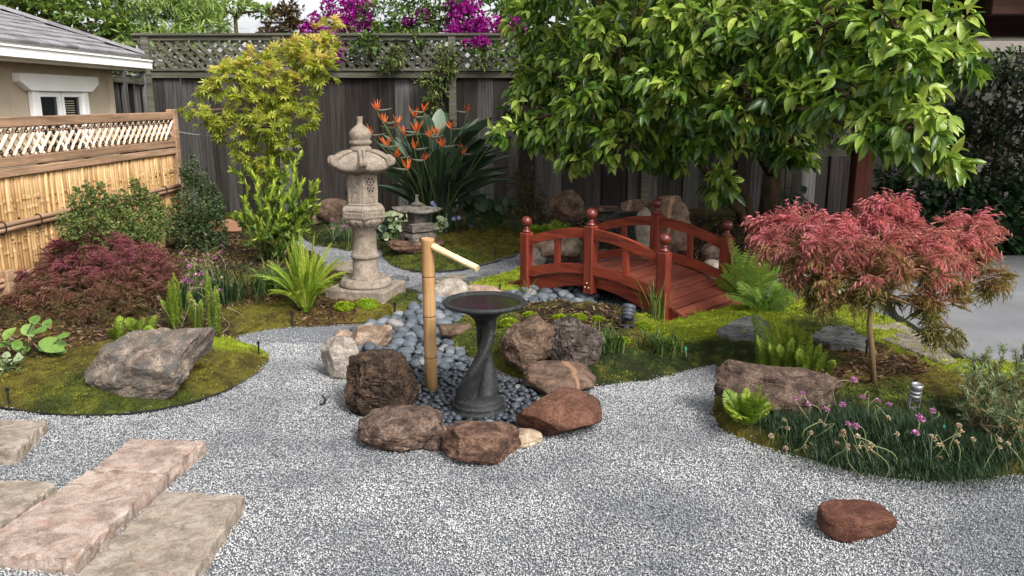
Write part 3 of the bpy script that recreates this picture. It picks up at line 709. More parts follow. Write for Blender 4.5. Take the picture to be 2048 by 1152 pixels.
# ---------------------------------------------------------------- pergola on the right
M_perg = m_wood('pergola_wood', (58,30,22), (92,50,38), 'z', 1, .12, .8, .4, (52,26,20), .2)
M_pergx = m_wood('pergola_beam', (36,22,18), (64,38,30), 'x', 1, .12, .85, .4, (30,18,15), .2)
pp = at(1714, 420, 7.6); PX = pp[0]
perg = thing('pergola', 'dark red-brown pergola with heavy beams over the patio', 'pergola', (PX, 7.6, 0))
part('post', *box(0, 0, 1.15, .15, .15, 2.3, .008), M_perg, perg)
part('post', *box(.32, .75, 1.1, .14, .14, 2.2, .008), M_perg, perg)
part('post', *box(.02, -3.4, 1.15, .15, .15, 2.3, .008) if False else box(5.0, -1.7, 1.15, .15, .15, 2.3, .008), M_perg, perg)
part('beam', *box(2.4, -.10, 2.26, 5.6, .06, .28, .006), M_pergx, perg)
part('beam', *box(2.4, .10, 2.26, 5.6, .06, .28, .006), M_pergx, perg)
part('beam', *box(2.65, -1.7, 2.26, 5.2, .10, .28, .006), M_pergx, perg)
for i in range(10): part('rafter', *box(-.1+i*.6, -.45, 2.47, .05, 3.2, .14, .004), M_perg, perg)
for i in range(16): part('roof_board', *box(2.65, -1.95+i*.2, 2.56, 5.7, .19, .025), M_pergx, perg)
M_blk = m_plain('black_metal', (22,22,24), .45, .1, 8, .5)
t = NT('lamp_glass'); M_lglass = t.done(lin((190,180,160)), .3, None, .5)
lp = at(1932, 92, 7.35)
lamp = thing('hanging_lamp', 'small black lantern hanging under the pergola beam', 'lamp', (lp[0], lp[1], lp[2]-.09))
part('cage', *join(lathe([(.03,0),(.035,.01),(.03,.02)], 8), lathe([(.034,.10),(.02,.125),(.006,.14)], 8), *[box(.027*math.cos(a), .027*math.sin(a), .06, .005, .005, .09) for a in (0,1.57,3.14,4.71)]), M_blk, lamp)
part('glass', *lathe([(.02,.022),(.024,.06),(.02,.098)], 10), M_lglass, lamp)
part('hook', *tube(np.array([(0,0,.138),(0,0,2.13-lp[2]+.09)]), .004, 5), M_blk, lamp)
# dark lattice screen behind the patio
ls = thing('lattice_screen', 'dark diagonal lattice screen behind the hanging citrus branches', 'lattice screen', (3.30, 9.9, 0), -.05)
part('frame', *join(box(1.2, 0, 2.05, 2.5, .05, .07), box(1.2, 0, .95, 2.5, .05, .07), box(0, 0, 1.05, .07, .06, 2.1), box(2.4, 0, 1.05, .07, .06, 2.1)), M_frail, ls)
for i in range(17):
    for sgn in (-1, 1):
        x0 = .07+i*.145; a = (x0-.5*sgn, .012*sgn, .985); b = (x0+.5*sgn, .012*sgn, 2.015)
        a = list(a); b = list(b); sl = 1.03/1.0
        for e, f_ in ((a, b), (b, a)):
            for lim in (.04, 2.36):
                if (lim < 1 and e[0] < lim) or (lim > 1 and e[0] > lim): q = (lim-e[0])/(f_[0]-e[0]); e[2] += q*(f_[2]-e[2]); e[0] = lim
        V, F = obox(a, b, .009, .04, (0,0,1)); part('lattice_slat', V, F, M_frail, ls)

# ---------------------------------------------------------------- roof of the house beyond the fence
M_froof = m_plain('far_roof', (140,140,146), .9, .12, 2, .1, .4)
a = at(452, 80, 20); b = at(625, 80, 20); zr = at(540, 36, 21.5)[2]
nh = thing('neighbour_house', 'grey roofed house beyond the back fence', 'house', (a[0], 20, 0))
w = b[0]-a[0]+3
part('wall', *box(w/2, 1.9, 1.2, w-.4, 2.8, 2.4), M_tan, nh)
roof2 = part('roof', np.array([(-.1,0,2.3),(w,0,2.3),(w-.4,2,zr),(.2,2,zr),(-.1,4,2.3),(w,4,2.3)]), [(0,1,2,3),(3,2,5,4),(0,3,4),(1,5,2)], M_froof, nh)
nr = 9
for i in range(nr):
    q = (i+.5)/nr; part('shingle_course', *box(w/2, q*2, 2.3+q*(zr-2.3)+.012, w-.2-.5*q, 2.2/nr, .02), M_froof, roof2)
a = at(1990, 100, 14); 
nh2 = thing('neighbour_house', 'pale house wall glimpsed between beam and shrub', 'house', (a[0]-1.2, 14, 0))
part('wall', *box(2.5, 1, 1.15, 5, 2, 2.3), m_plain('pale_stucco', (168,164,156), .9, .06), nh2)
part('roof', *join(*[box(2.5, .8, 2.35+.09*i, 5.4-.2*i, 2.6-.5*i, .1) for i in range(4)]), m_plain('clay_roof', (118,112,106), .9, .2, 8), nh2)
# ---------------------------------------------------------------- red bridge
M_red = m_wood('red_stain_x', (84,28,15), (156,66,40), 'x', .8, .18, .55, .6, (70,24,14), .4, wear=(150,92,72))
M_redz = m_wood('red_stain_z', (82,28,17), (142,56,36), 'z', .8, .16, .5, .6, (68,24,15), .4, wear=(140,84,66))
M_redy = m_wood('red_stain_y', (84,38,28), (134,70,54), 'y', .8, .2, .6, .4, (74,32,24), .3, wear=(156,108,90))
M_fin = m_plain('red_finial', (92,36,30), .32, .15, 8, .5, .1)
M_brass = m_plain('brass_bolt', (190,170,130), .35, .1, 8, .5)
br = thing('garden_bridge', 'small arched red wooden bridge with ball finials over the pebble stream', 'bridge', (.91, 6.56, .0), math.radians(-42.5))
zd = lambda x: .235-.26*x*x
def arcbar(x0, x1, top, bot, y, th, n=14):
    xs = np.linspace(x0, x1, n); V = []
    for x in xs: V += [(x,y-th/2,bot(x)),(x,y+th/2,bot(x)),(x,y+th/2,top(x)),(x,y-th/2,top(x))]
    F = [(i*4+k, i*4+(k+1)%4, i*4+4+(k+1)%4, i*4+4+k) for i in range(n-1) for k in range(4)]
    F = [f[::-1] for f in F]+[(0,1,2,3),((n-1)*4+3,(n-1)*4+2,(n-1)*4+1,(n-1)*4)]
    return np.array(V), F
for y in (-.405, .405):
    part('stringer', *arcbar(-.88, .88, lambda x: max(zd(x)-.022, .03), lambda x: max(.142-.44*x*x, -.02), y, .04, 24), M_red, br)
pl = mesh('deck_plank', *box(0, 0, 0, .094, .875, .022, .003), M_redy)
n = 17
for i in range(n):
    x = -.79+i*1.58/(n-1); a = math.atan(-.52*x)
    link('deck_plank', pl, br, (x, rnd.uniform(-.004,.004), zd(x)-.010), (0, -a, 0))
ep = mesh('deck_plank', *box(0, 0, 0, .15, .93, .03, .004), M_redy)
for s in (-1, 1): link('deck_plank', ep, br, (s*.925, 0, .026), (0, s*.22, 0))
for s in (-1, 1): part('end_beam', *box(s*.985, 0, .0, .035, .90, .07, .004), M_red, br)
finV = lathe([(.026,0),(.037,.004),(.037,.012),(.024,.02),(.02,.03),(.024,.036),(.016,.044),(.014,.05),(.026,.056),(.037,.066),(.0425,.08),(.0435,.09),(.0405,.105),(.032,.119),(.018,.128),(.004,.131)], 24)
finm = mesh('finial', *finV, M_fin, True)
for y in (-.455, .455):
    for x in (-.655, 0, .655):
        z0 = .095 if x == 0 else -.02; z1 = .625 if x == 0 else .505
        p = part('post', *box(x, y, (z0+z1)/2, .085, .078, z1-z0, .008), M_redz, br)
        f_ = link('finial', finm, p, (x, y, z1+.0005))
    for x0, x1 in ((-.6125,-.0425), (.0425,.6125)):
        part('top_rail', *arcbar(x0, x1, lambda x: .600-.33*x*x, lambda x: .525-.33*x*x, y, .042), M_red, br)
        part('bottom_rail', *arcbar(x0, x1, lambda x: zd(x)+.085, lambda x: zd(x)+.012, y, .036), M_red, br)
        xm = (x0+x1)/2; part('baluster', *box(xm, y, (zd(xm)+.08+.53-.33*xm*xm)/2, .052, .032, .53-.33*xm*xm-zd(xm)-.08+.004, .004), M_redz, br)
for bx, bz in ((-.018,.15),(.018,.15),(0,.185)):
    V, F = ico(1); part('bolt', V*.006+(bx,-.496,bz), F, M_brass, br)

# ---------------------------------------------------------------- large stone lantern
M_stone = m_rock('lantern_stone', (144,131,117), (156,142,127), (166,153,138), 8, None, .6, (108,98,88), .64, .45, .9)
lb = gh(733, 586); LY = lb[1]
ln = thing('stone_lantern', 'tall beige carved stone lantern with curled hexagonal roof', 'stone lantern', lb, math.radians(-14))
ln.scale = (.91, .91, 1)
zz = lambda y: at(724, y, LY)[2]-lb[2]
part('base_plate', *box(0, 0, .0, .52, .50, .13, .008), M_stone, ln)
def petals(k, amp, sh=0):
    return lambda a, i, z: 1+amp*(abs(math.sin(k*a/2+sh))**.7-.5)
zf = .065; zc0 = zz(556)
part('lotus_foot', *lathe([(.215,zf),(.222,zf+.018),(.205,zf+.035),(.20,zf+.045),(.185,zf+.065),(.15,zc0-.012),(.125,zc0)], 80, lambda a, i, z: 1+(.11*(abs(math.sin(7*a))**.6-.6) if 2 <= i <= 4 else 0)), M_stone, ln, True)
zr = zz(510); zc1 = zz(452)
part('column', *lathe([(.120,zc0-.01),(.120,zc0+.012),(.107,zc0+.02),(.104,zr-.03),(.104,zr-.022),(.114,zr-.018),(.120,zr-.004),(.114,zr+.012),(.104,zr+.016),(.101,zr+.06),(.100,zc1-.02),(.110,zc1-.016),(.110,zc1)], 40), M_stone, ln, True)
zp0 = zz(437); zp1 = zz(412)
part('lotus_cup', *lathe([(.118,zc1-.005),(.125,zc1+.01),(.15,zc1+.025),(.168,zp0-.006),(.165,zp0+.004)], 80, lambda a, i, z: 1+(.11*(abs(math.sin(8*a))**.6-.6) if 1 <= i <= 3 else 0)), M_stone, ln, True)
def hexp(r, off=0): return [(r*math.cos(off+PI/3*k), r*math.sin(off+PI/3*k)) for k in range(6)]
HO = math.radians(-90+30-3)
def hexstack(prof, off=HO):
    parts = []
    n = 6; V = []; 
    for r, z in prof: V += [(x, y, z) for x, y in hexp(r, off)]
    F = [(i*n+k, i*n+(k+1)%n, (i+1)*n+(k+1)%n, (i+1)*n+k) for i in range(len(prof)-1) for k in range(n)]
    F += [tuple(range(n-1,-1,-1)), tuple(range((len(prof)-1)*n, len(prof)*n))]
    return np.array(V), F
part('platform', *hexstack([(.165,zp0),(.19,zp0+.01),(.193,zp0+.02),(.193,zp1-.012),(.186,zp1),(.158,zp1+.012)]), M_stone, ln)
def on_face(k, r, off=HO):                                 # centre, normal and tangent of hexagon face k
    a = off+PI/3*k+PI/6; ap = r*math.cos(PI/6); nrm = np.array((math.cos(a), math.sin(a), 0)); return nrm*ap, nrm, np.array((-math.sin(a), math.cos(a), 0))
def plaque(k, r, w, z0, z1, th, frame=.008, inner=None):
    c, nrm, tg = on_face(k, r); P = []
    for a0, a1, b0, b1 in ((-w/2,w/2,z0,z0+frame),(-w/2,w/2,z1-frame,z1),(-w/2,-w/2+frame,z0+frame,z1-frame),(w/2-frame,w/2,z0+frame,z1-frame)):
        p0 = c+tg*(a0+a1)/2+(0,0,b0); p1 = c+tg*(a0+a1)/2+(0,0,b1); P.append(obox(p0, p1, abs(a1-a0), th*2, nrm))
    return join(*P)
for k in range(6):
    c, nrm, tg = on_face(k, .193)
    part('carved_panel', *plaque(k, .193, .165, zp0+.022, zp1-.014, .004), M_stone, ln)
    W = []
    for q in range(5):                                     # carved waves
        x0 = -.065+q*.03; W.append(tube(np.array([c+tg*(x0+.016*math.cos(a))+nrm*.002+np.array((0,0,zp0+.034+.020*math.sin(a))) for a in np.linspace(0.2, PI-.1, 7)]), .0035, 5))
    part('carving', *join(*W), M_stone, ln)
zb0 = zp1+.012; zb1 = zz(345)
M_shade = m_plain('painted_hollow', (26,23,20), .95, .1)  # near-black that paints shade behind the lantern's lattice
part('fire_box', *hexstack([(.145,zb0),(.148,zb0+.008),(.136,zb0+.014),(.134,zb1-.012),(.142,zb1-.006),(.142,zb1)]), M_stone, ln)
wh = zb1-zb0
for k in range(6):
    c, nrm, tg = on_face(k, .136); z0, z1 = zb0+wh*.42, zb1-wh*.14
    if k%2 == 0:
        part('dark_window_plate', *obox(c+nrm*.0008+(0,0,z0), c+nrm*.0008+(0,0,z1), .07, .006, nrm), M_shade, ln)  # dark plate on the solid box, its colour painting a shaded hollow
        P = [plaque(k, .136, .086, z0-.008, z1+.008, .005, .009)]
        for i in (-1, 0, 1):
            for s in (-1, 1):
                h = (z1-z0); x = i*.026
                xa, xb = x-s*.035, x+s*.035
                a0 = np.clip(xa, -.035, .035); b0 = np.clip(xb, -.035, .035)
                za = z0+h*(a0-xa)/(xb-xa); zb_ = z0+h*(b0-xa)/(xb-xa)
                if abs(zb_-za) > .01: P.append(obox(c+nrm*.005+tg*a0+(0,0,za), c+nrm*.005+tg*b0+(0,0,zb_), .008, .006, nrm))
        part('window_lattice', *join(*P), M_stone, ln)
        part('carved_panel', *plaque(k, .136, .086, zb0+wh*.1, zb0+wh*.32, .004, .006), M_stone, ln)
    else:
        part('carved_panel', *join(plaque(k, .136, .08, zb0+wh*.14, z1+.004, .003, .007), tube(np.array([c+tg*.028*math.cos(a)+nrm*.001+np.array((0,0,zb0+wh*.4+.055*math.sin(a))) for a in np.linspace(0, PI, 9)]), .005, 5), tube(np.array([c+tg*.028*math.cos(a)+nrm*.001+np.array((0,0,zb0+wh*.25+.05*math.sin(a))) for a in np.linspace(0, PI, 9)]), .005, 5)), M_stone, ln)
zq0 = zb1; zq1 = zz(302)
def hexr(a): 
    b = (a-HO)%(PI/3)-PI/6; return math.cos(PI/6)/math.cos(b)
def corner(a):
    b = abs((a-HO+PI/6)%(PI/3)-PI/6)/(PI/6); return (1-b)**3      # 1 at corners
prof = [(.140,-.0),(.20,.004),(.245,.018),(.258,.032),(.250,.050),(.225,.072),(.190,.094),(.150,.112),(.11,.122),(.075,.128)]
V = []; n = 96; sc = (zq1-zq0)/.128
for i, (r, z) in enumerate(prof):
    for k in range(n):
        a = 2*PI*k/n; q = r*(hexr(a)*.75+.25); w = r/.258
        V.append((q*math.cos(a), q*math.sin(a), zq0+sc*z+.022*corner(a)*w**2+(.006*corner(a) if i > 3 else 0)))
F = [(i*n+k, i*n+(k+1)%n, (i+1)*n+(k+1)%n, (i+1)*n+k) for i in range(len(prof)-1) for k in range(n)]+[tuple(range(n-1,-1,-1)), tuple(range((len(prof)-1)*n, len(prof)*n))]
roofp = part('roof', np.array(V), F, M_stone, ln, True)
for k in range(6):
    a = HO+PI/3*k; d = np.array((math.cos(a), math.sin(a), 0)); tg = np.array((-math.sin(a), math.cos(a), 0))
    P = [d*r+(0,0,zq0+sc*z+.03*(r/.258)**2) for r, z in ((.10,.126),(.15,.113),(.19,.096),(.225,.076),(.25,.058))]
    for th in np.linspace(.2, 5.2, 14): P.append(d*(.262+.004*0+.026*math.sin(th)*(1-th*.06))+np.array((0,0,zq0+sc*.055+.032+.026*math.cos(th)*(1-th*.06)-.012)))
    V1, F1 = tube(np.array(P), .014, 6); c0 = np.array(d*.262)
    V2 = np.concatenate([V1-tg*.016, V1+tg*.016]); F2 = F1+[tuple(i+len(V1) for i in f) for f in F1]
    cyl = [(d*.262+np.array((0,0,zq0+sc*.055+.02)))+tg*s for s in (-.03,.03)]
    part('roof_curl', *join((V2, F2), tube(np.array(cyl), .030, 14)), M_stone, roofp)
z0 = zq1-.004; zt_ = zz(233); hF = zt_-z0
part('finial', *lathe([(.086,z0),(.086,z0+.03*hF/.28),(.074,z0+.045*hF/.28),(.072,z0+.055*hF/.28),(.088,z0+.062*hF/.28),(.09,z0+.085*hF/.28),(.076,z0+.092*hF/.28),(.080,z0+.10*hF/.28),(.089,z0+.13*hF/.28),(.088,z0+.155*hF/.28),(.07,z0+.18*hF/.28),(.042,z0+.20*hF/.28),(.027,z0+.215*hF/.28),(.022,z0+.24*hF/.28),(.026,z0+.275*hF/.28),(.028,z0+hF)], 60, lambda a, i, z: 1+(.05*(abs(math.sin(6*a))**.6-.5) if 4 <= i <= 5 else 0)), M_stone, ln, True)

# ---------------------------------------------------------------- small pagoda lantern
M_pag = m_rock('pagoda_stone', (84,78,72), (112,105,97), (136,128,118), 6, None, .6, (70,66,60), .66, .35, .9)
sb = gh(838, 482); sb[2] += .10
pg = thing('stone_lantern', 'small grey pagoda lantern with square upturned roof on a flat rock', 'stone lantern', sb, math.radians(35))
k_ = ppm(sb); zz2 = lambda y: at(838, y, sb[1])[2]-sb[2]
zA, zB, zC, zD, zE = zz2(447), zz2(430), zz2(410), zz2(398), zz2(394)
def sqstack(prof, lift=None, n=8):
    V = []; m = 4*n
    for i, (r, z) in enumerate(prof):
        for e in range(4):
            for q in range(n):
                s = -1+2*q/n; p = [(s,-1),(1,s),(-s,1),(-1,-s)][e]; c = abs(s)**3
                V.append((p[0]*r, p[1]*r, z+(lift[i]*c if lift else 0)))
    F = [(i*m+k, i*m+(k+1)%m, (i+1)*m+(k+1)%m, (i+1)*m+k) for i in range(len(prof)-1) for k in range(m)]+[tuple(range(m-1,-1,-1)), tuple(range((len(prof)-1)*m, len(prof)*m))]
    return np.array(V), F
legs = [move(box(0,0,0,.09,.09,zA*.62,.012), (sx*.092, sy*.092, zA*.31)) for sx in (-1,1) for sy in (-1,1)]
part('foot', *join(*legs, sqstack([(.138,zA*.55),(.132,zA*.8),(.112,zA*.94),(.10,zA)])), M_pag, pg)
part('platform', *sqstack([(.085,zA),(.12,zA+.015),(.122,zB),(.10,zB+.01)]), M_pag, pg)
part('carved_panel', *join(*[rotz(box(0,-.122,(zA+zB)/2+.008,.17,.008,.02,.003), e*PI/2) for e in range(4)]), M_pag, pg)
part('fire_box', *sqstack([(.07,zB+.005),(.075,zC-.02),(.085,zC)]), M_pag, pg)
part('roof', *sqstack([(.10,zC-.003),(.185,zC+.008),(.19,zC+.02),(.14,zC+.045),(.09,zC+.062),(.05,zC+.07)], [0,.028,.03,.012,.003,0]), M_pag, pg)
q = zz2(395)-zC-.068
part('finial', *lathe([(.05,zC+.066),(.062,zC+.078),(.058,zC+.092),(.034,zC+.10),(.02,zC+.112),(.015,zC+.15),(.018,zC+.175),(.016,zC+.18)], 20), M_pag, pg, True)

# ---------------------------------------------------------------- bird bath
t = NT('dark_cast_stone'); v = t.loc(); n_ = t.noise(v, 9, 6, .6); n2 = t.noise(v, 120, 3, .6); w = t.noise(v, 34, 6, .7)
col = t.mix(n_, lin((20,21,22)), lin((40,41,41))); col = t.mix(t.ramp(w, [(.56, (0,0,0)), (.66, (190,190,190))]), col, lin((84,84,81)))
M_bath = t.done(col, .55, t.bump(t.math('ADD', n2, w), .6, .008), .35)
t = NT('bath_water'); wn = t.noise(t.geo(), 14, 2)
M_water = t.done(lin((30,26,20)), .10, t.bump(wn, .08, .01), .3)
bb = gh(951, 828); bb[2] = .012
bath = thing('bird_bath', 'dark grey bird bath with twisted pedestal and round water bowl', 'bird bath', bb)
ztop = at(972, 600, bb[1])[2]-bb[2]
zn = ztop-.085
def strand(ph0):
    rows = 40; P = []; R = []
    for i in range(rows):
        q = i/(rows-1); rho = np.interp(q, [0,.15,.4,.7,1], [.046,.060,.070,.046,.010]); a = ph0+2.5*q
        P.append((-.004+.058*min(1, q*1.3)**.8+rho*math.cos(a), rho*math.sin(a), .045+q*(zn-.02)))
        R.append(np.interp(q, [0,.15,.35,.6,.8,1], [.058,.054,.043,.032,.031,.044]))
    V, F = tube(np.array(P), R, 28)
    for i in range(rows):                                  # flatten the strand into a ridge along its outer edge
        c = np.array(P[i]); rad = unit(np.array((math.cos(ph0+2.5*i/(rows-1)), math.sin(ph0+2.5*i/(rows-1)), 0)))
        L_ = V[i*28:(i+1)*28]-c; e = L_@rad; tg_ = L_-np.outer(e, rad); w = .30*math.sin(PI*min(1, i/(rows-1)*1.02))
        V[i*28:(i+1)*28] = c+np.outer(e*(1+w*.5), rad)+tg_*(1-w*np.clip(.4+e/R[i], 0, 1))[:,None]
    return V, F
part('pedestal', *join(strand(PI+.15), strand(.15)), M_bath, bath, True)
part('base', *move(lathe([(.132,0),(.14,.012),(.138,.028),(.128,.034),(.132,.044),(.130,.056),(.118,.062),(.122,.072),(.110,.084),(.06,.094)], 48), (.015,0,0)), M_bath, bath, True)
bowl = part('bowl', *move(lathe([(.046,zn-.03),(.058,zn-.006),(.085,zn+.018),(.13,zn+.040),(.175,zn+.054),(.200,zn+.062),(.2065,zn+.070),(.2065,zn+.079),(.199,zn+.0855),(.190,zn+.084),(.180,zn+.074),(.165,zn+.066),(.13,zn+.055),(.06,zn+.05),(.005,zn+.049)], 64), (.05,0,0)), M_bath, bath, True)
part('water', *move(lathe([(.005,zn+.0715),(.09,zn+.0715),(.1765,zn+.0715)], 48, None, False), (.05,0,0)), M_water, bath)

# ---------------------------------------------------------------- bamboo water spout
M_bsp = m_wood('spout_bamboo', (150,114,74), (196,160,114), 'z', .5, .05, .5, .2, (128,92,54), .35)
M_bsp2 = m_wood('spout_pipe', (196,168,122), (226,204,162), 'x', .5, .05, .45, .15, None, .35)
sp = gh(863, 786); sp[2] = .0
top = at(855, 477, sp[1]); spt = thing('bamboo_spout', 'upright bamboo post with a thin slanting bamboo water pipe', 'bamboo spout', sp)
hgt = top[2]; dxl = top[0]-sp[0]; r = .0345
nodes = [at(860, y, sp[1])[2] for y in (714, 632, 553)]
prof = [(r*.98,0)]
for z in nodes: prof += [(r,z-.014),(r*1.045,z-.004),(r*.97,z),(r*1.04,z+.004),(r,z+.014)]
prof += [(r,hgt-.02),(r*1.04,hgt-.012),(r*1.04,hgt),(r*.9,hgt+.002),(r*.86,hgt-.006),(r*.5,hgt-.01),(.002,hgt-.01)]
V, F = lathe(prof, 24); V[:,0] += dxl*V[:,2]/hgt
part('post', V, F, M_bsp, spt, True)
for z in nodes:
    V, F = lathe([(r*1.0,z-.002),(r*1.052,z),(r*1.0,z+.002)], 24, None, False); V[:,0] += dxl*z/hgt
    part('node_ring', V, F, M_cord, spt)
p0 = at(866, 493, sp[1]-.02)-sp; p1 = at(955, 537, sp[1]-.16)-sp
P = [p0+(p1-p0)*q for q in (0,.04,.06,.08,.5,.53,.56,.94,1.0)]; R = [.0185,.0185,.0205,.0185,.0165,.0185,.0165,.0175,.0175]
V, F = tube(np.array(P), R, 14, False); pv, pf = tube(np.array([p1, p1-(p1-p0)*.12]), .0135, 14, False)
part('pipe', *join((V, F), (pv, [f[::-1] for f in pf]), (np.concatenate([V[-14:], pv[:14]]), [(i, (i+1)%14, 14+(i+1)%14, 14+i) for i in range(14)])), M_bsp2, spt, True)

# ---------------------------------------------------------------- boulders
RM = dict(
 lichen=m_rock('rock_lichen', (112,98,86), (148,130,115), (184,167,151), 4, (96,93,89), .53, (190,172,150), .68, .9),
 lava=m_rock('rock_lava', (38,31,27), (64,50,41), (104,82,64), 5, (112,92,78), .60, (150,136,122), .70, 1.0),
 pink=m_rock('rock_pink', (78,62,54), (124,102,88), (166,142,126), 7, (64,46,38), .58, None, .6, .9),
 ruddy=m_rock('rock_ruddy', (82,58,48), (122,92,76), (158,126,106), 6, (62,44,36), .60, (182,160,140), .70, .9),
 red=m_rock('rock_red', (80,52,40), (100,68,54), (118,84,68), 3, None, .6, (146,110,90), .70, .5),
 brown=m_rock('rock_brown', (82,64,52), (116,93,76), (146,122,102), 5, (70,56,46), .62, (164,146,126), .68, .9),
 porous=m_rock('rock_porous', (74,64,59), (114,101,94), (150,136,127), 8, (44,36,34), .57, (40,34,32), .60, 1.0),
 flat=m_rock('rock_flat', (84,68,58), (118,96,82), (142,116,98), 5, None, .6, (70,54,46), .64, .7, .9, (180,140,110)),
 granite=m_rock('rock_granite', (150,138,126), (184,172,158), (206,196,184), 5, (124,110,98), .62, (96,90,86), .60, .6),
 tan=m_rock('rock_tan', (138,112,92), (176,150,128), (200,180,158), 5, (110,88,72), .60, (100,86,76), .63, .7),
 cream=m_rock('rock_cream', (150,130,106), (176,158,134), (194,180,158), 5, (160,126,96), .6, None, .6, .4, .7),
 slate=m_rock('rock_slate', (66,66,64), (92,92,90), (122,122,118), 5, (104,92,76), .66, None, .6, .6),
 sand=m_rock('rock_sandstone', (88,54,42), (106,68,54), (124,86,70), 5, None, .6, (150,112,90), .70, .6),
 dark=m_rock('rock_dark', (72,56,48), (104,84,72), (140,118,102), 5, (60,50,46), .58, (170,150,132), .68, .9))
FOOT = []
def boulder(label, x0, x1, y0, y1, mat, dr=.8, seed=1, name='boulder', lift=0, rz=0, hk=1., cat='rock', base=None, **kw):
    cx = (x0+x1)/2; p = gh(cx, y1) if base is None else g(cx, y1, base)
    k = ppm(p); w = (x1-x0)/k; d = w*dr; el = math.atan2(CAMH-p[2], p[1])
    h = max(((y1-y0)/k-d*.62*math.sin(el))/math.cos(el), (y1-y0)/k*.4)*hk
    cy = p[1]+d*.36; z = (H(p[0], cy) if base is None else base)*.5+p[2]*.5
    kw.setdefault('sub', 4)
    V, F = rock(w*1.06, d, h*1.28, seed, **kw)
    FOOT.append((p[0]*cy/p[1], cy, w*.42, d*.42))
    return one(name, V, F, RM[mat], label, cat, (p[0]*cy/p[1], cy, z+lift-.005), rz, None, kw['sub'] < 5 or mat == 'red')
boulder('long flat-topped lichen-crusted boulder on the mossy left bed', 183, 430, 656, 808, 'lichen', .62, 11, sub=5, sq=.72, cuts=12, rough=.13, hk=1.05, tilt=.16, flat=[((.0,-.3,1),.5),((-.2,-1,-.35),.75)], cutd=(.66,.95))
boulder('blocky dark lava boulder with pits beside the bamboo post', 690, 843, 697, 832, 'lava', .85, 5, sub=5, sq=.62, cuts=6, rough=.12, pits=.30, flat=[((0,0,1),.8)])
boulder('rounded pinkish veined boulder in front of the dark lava boulder', 727, 880, 808, 898, 'pink', .85, 21, sub=5, sq=.85, cuts=5, rough=.09, crack=.05)
boulder('reddish brown boulder in front of the bird bath foot', 890, 1040, 843, 928, 'ruddy', .8, 33, sub=5, sq=.78, cuts=8, rough=.10)
boulder('smooth rounded red-brown boulder right of the bird bath', 1043, 1193, 780, 876, 'red', .8, 42, sub=5, sq=.92, cuts=3, rough=.06, fine=.008, crack=.01)
boulder('small cream cobble tucked between two reddish boulders', 1014, 1082, 850, 893, 'cream', .9, 9, sq=.85, cuts=5, rough=.10, fine=.008, hk=.72)
boulder('small dark wedge stone between the pink and reddish boulders', 848, 898, 868, 901, 'dark', .8, 17, cuts=8, sub=3)
boulder('flat brown stone crossed by a pale vein behind the red boulder', 1046, 1195, 722, 792, 'flat', .75, 53, sq=.65, cuts=8, rough=.07, flat=[((.1,-.3,1),.6)])
boulder('angular brown boulder behind the bird bath pedestal', 988, 1118, 640, 756, 'brown', .8, 61, sub=5, sq=.8, cuts=12, rough=.16, cutd=(.6,.95))
boulder('porous purple-grey lava rock beside the angular brown boulder', 1098, 1198, 643, 735, 'porous', .85, 71, sub=5, sq=.8, cuts=5, rough=.10, pits=.30)
boulder('pale granite boulder behind the dark lava boulder', 646, 722, 676, 758, 'granite', .9, 81, cuts=7, rough=.10)
boulder('small tan granite stone at the head of the pebble stream', 668, 706, 660, 692, 'tan', .8, 82, cuts=7, sub=3)
boulder('flat speckled granite slab edging the pebble stream', 698, 788, 644, 702, 'tan', .55, 83, sq=.6, cuts=8, rough=.08, rz=.3, flat=[((0,-.2,1),.55)])
boulder('whitish speckled granite boulder behind the bamboo post', 868, 934, 560, 607, 'granite', .8, 84, cuts=5, sub=3)
boulder('low tan granite stone behind the bird bath bowl', 930, 1002, 570, 600, 'tan', .6, 85, cuts=5, sub=3)
boulder('small flat brown stone among pebbles left of the bath pedestal', 880, 945, 640, 674, 'brown', .7, 86, cuts=8, sub=3, flat=[((0,0,1),.5)])
boulder('lone red sandstone rock on the open gravel', 1635, 1780, 1000, 1084, 'sand', .8, 91, sq=.7, cuts=5, rough=.06, fine=.01, flat=[((0,0,1),.62),((.45,-1,-.25),.66)])
boulder('long low dark boulder at the edge of the right bed', 1436, 1676, 722, 824, 'dark', .5, 95, sub=5, sq=.75, cuts=11, rough=.14, rz=-.12, hk=1.0, tilt=-.10, flat=[((.1,-.3,1),.58)], cutd=(.6,.95))
boulder('round brown stone behind the tall stone lantern', 638, 700, 404, 446, 'brown', .9, 97, sq=.9, cuts=2, rough=.05, sub=3)
boulder('small orange stone beside the round brown stone', 622, 648, 427, 449, 'tan', .9, 98, cuts=5, sub=3)
o = boulder('flat brown rock carrying the small pagoda lantern', 775, 885, 478, 508, 'ruddy', .8, 99, sq=.65, cuts=6, hk=1.2, flat=[((0,0,1),.55)])
pg.location = (o.location[0]+.03, o.location[1]+.02, o.location[2]+max(v.co.z for v in o.data.vertices if abs(v.co.x) < .1 and abs(v.co.y) < .1)-.012)
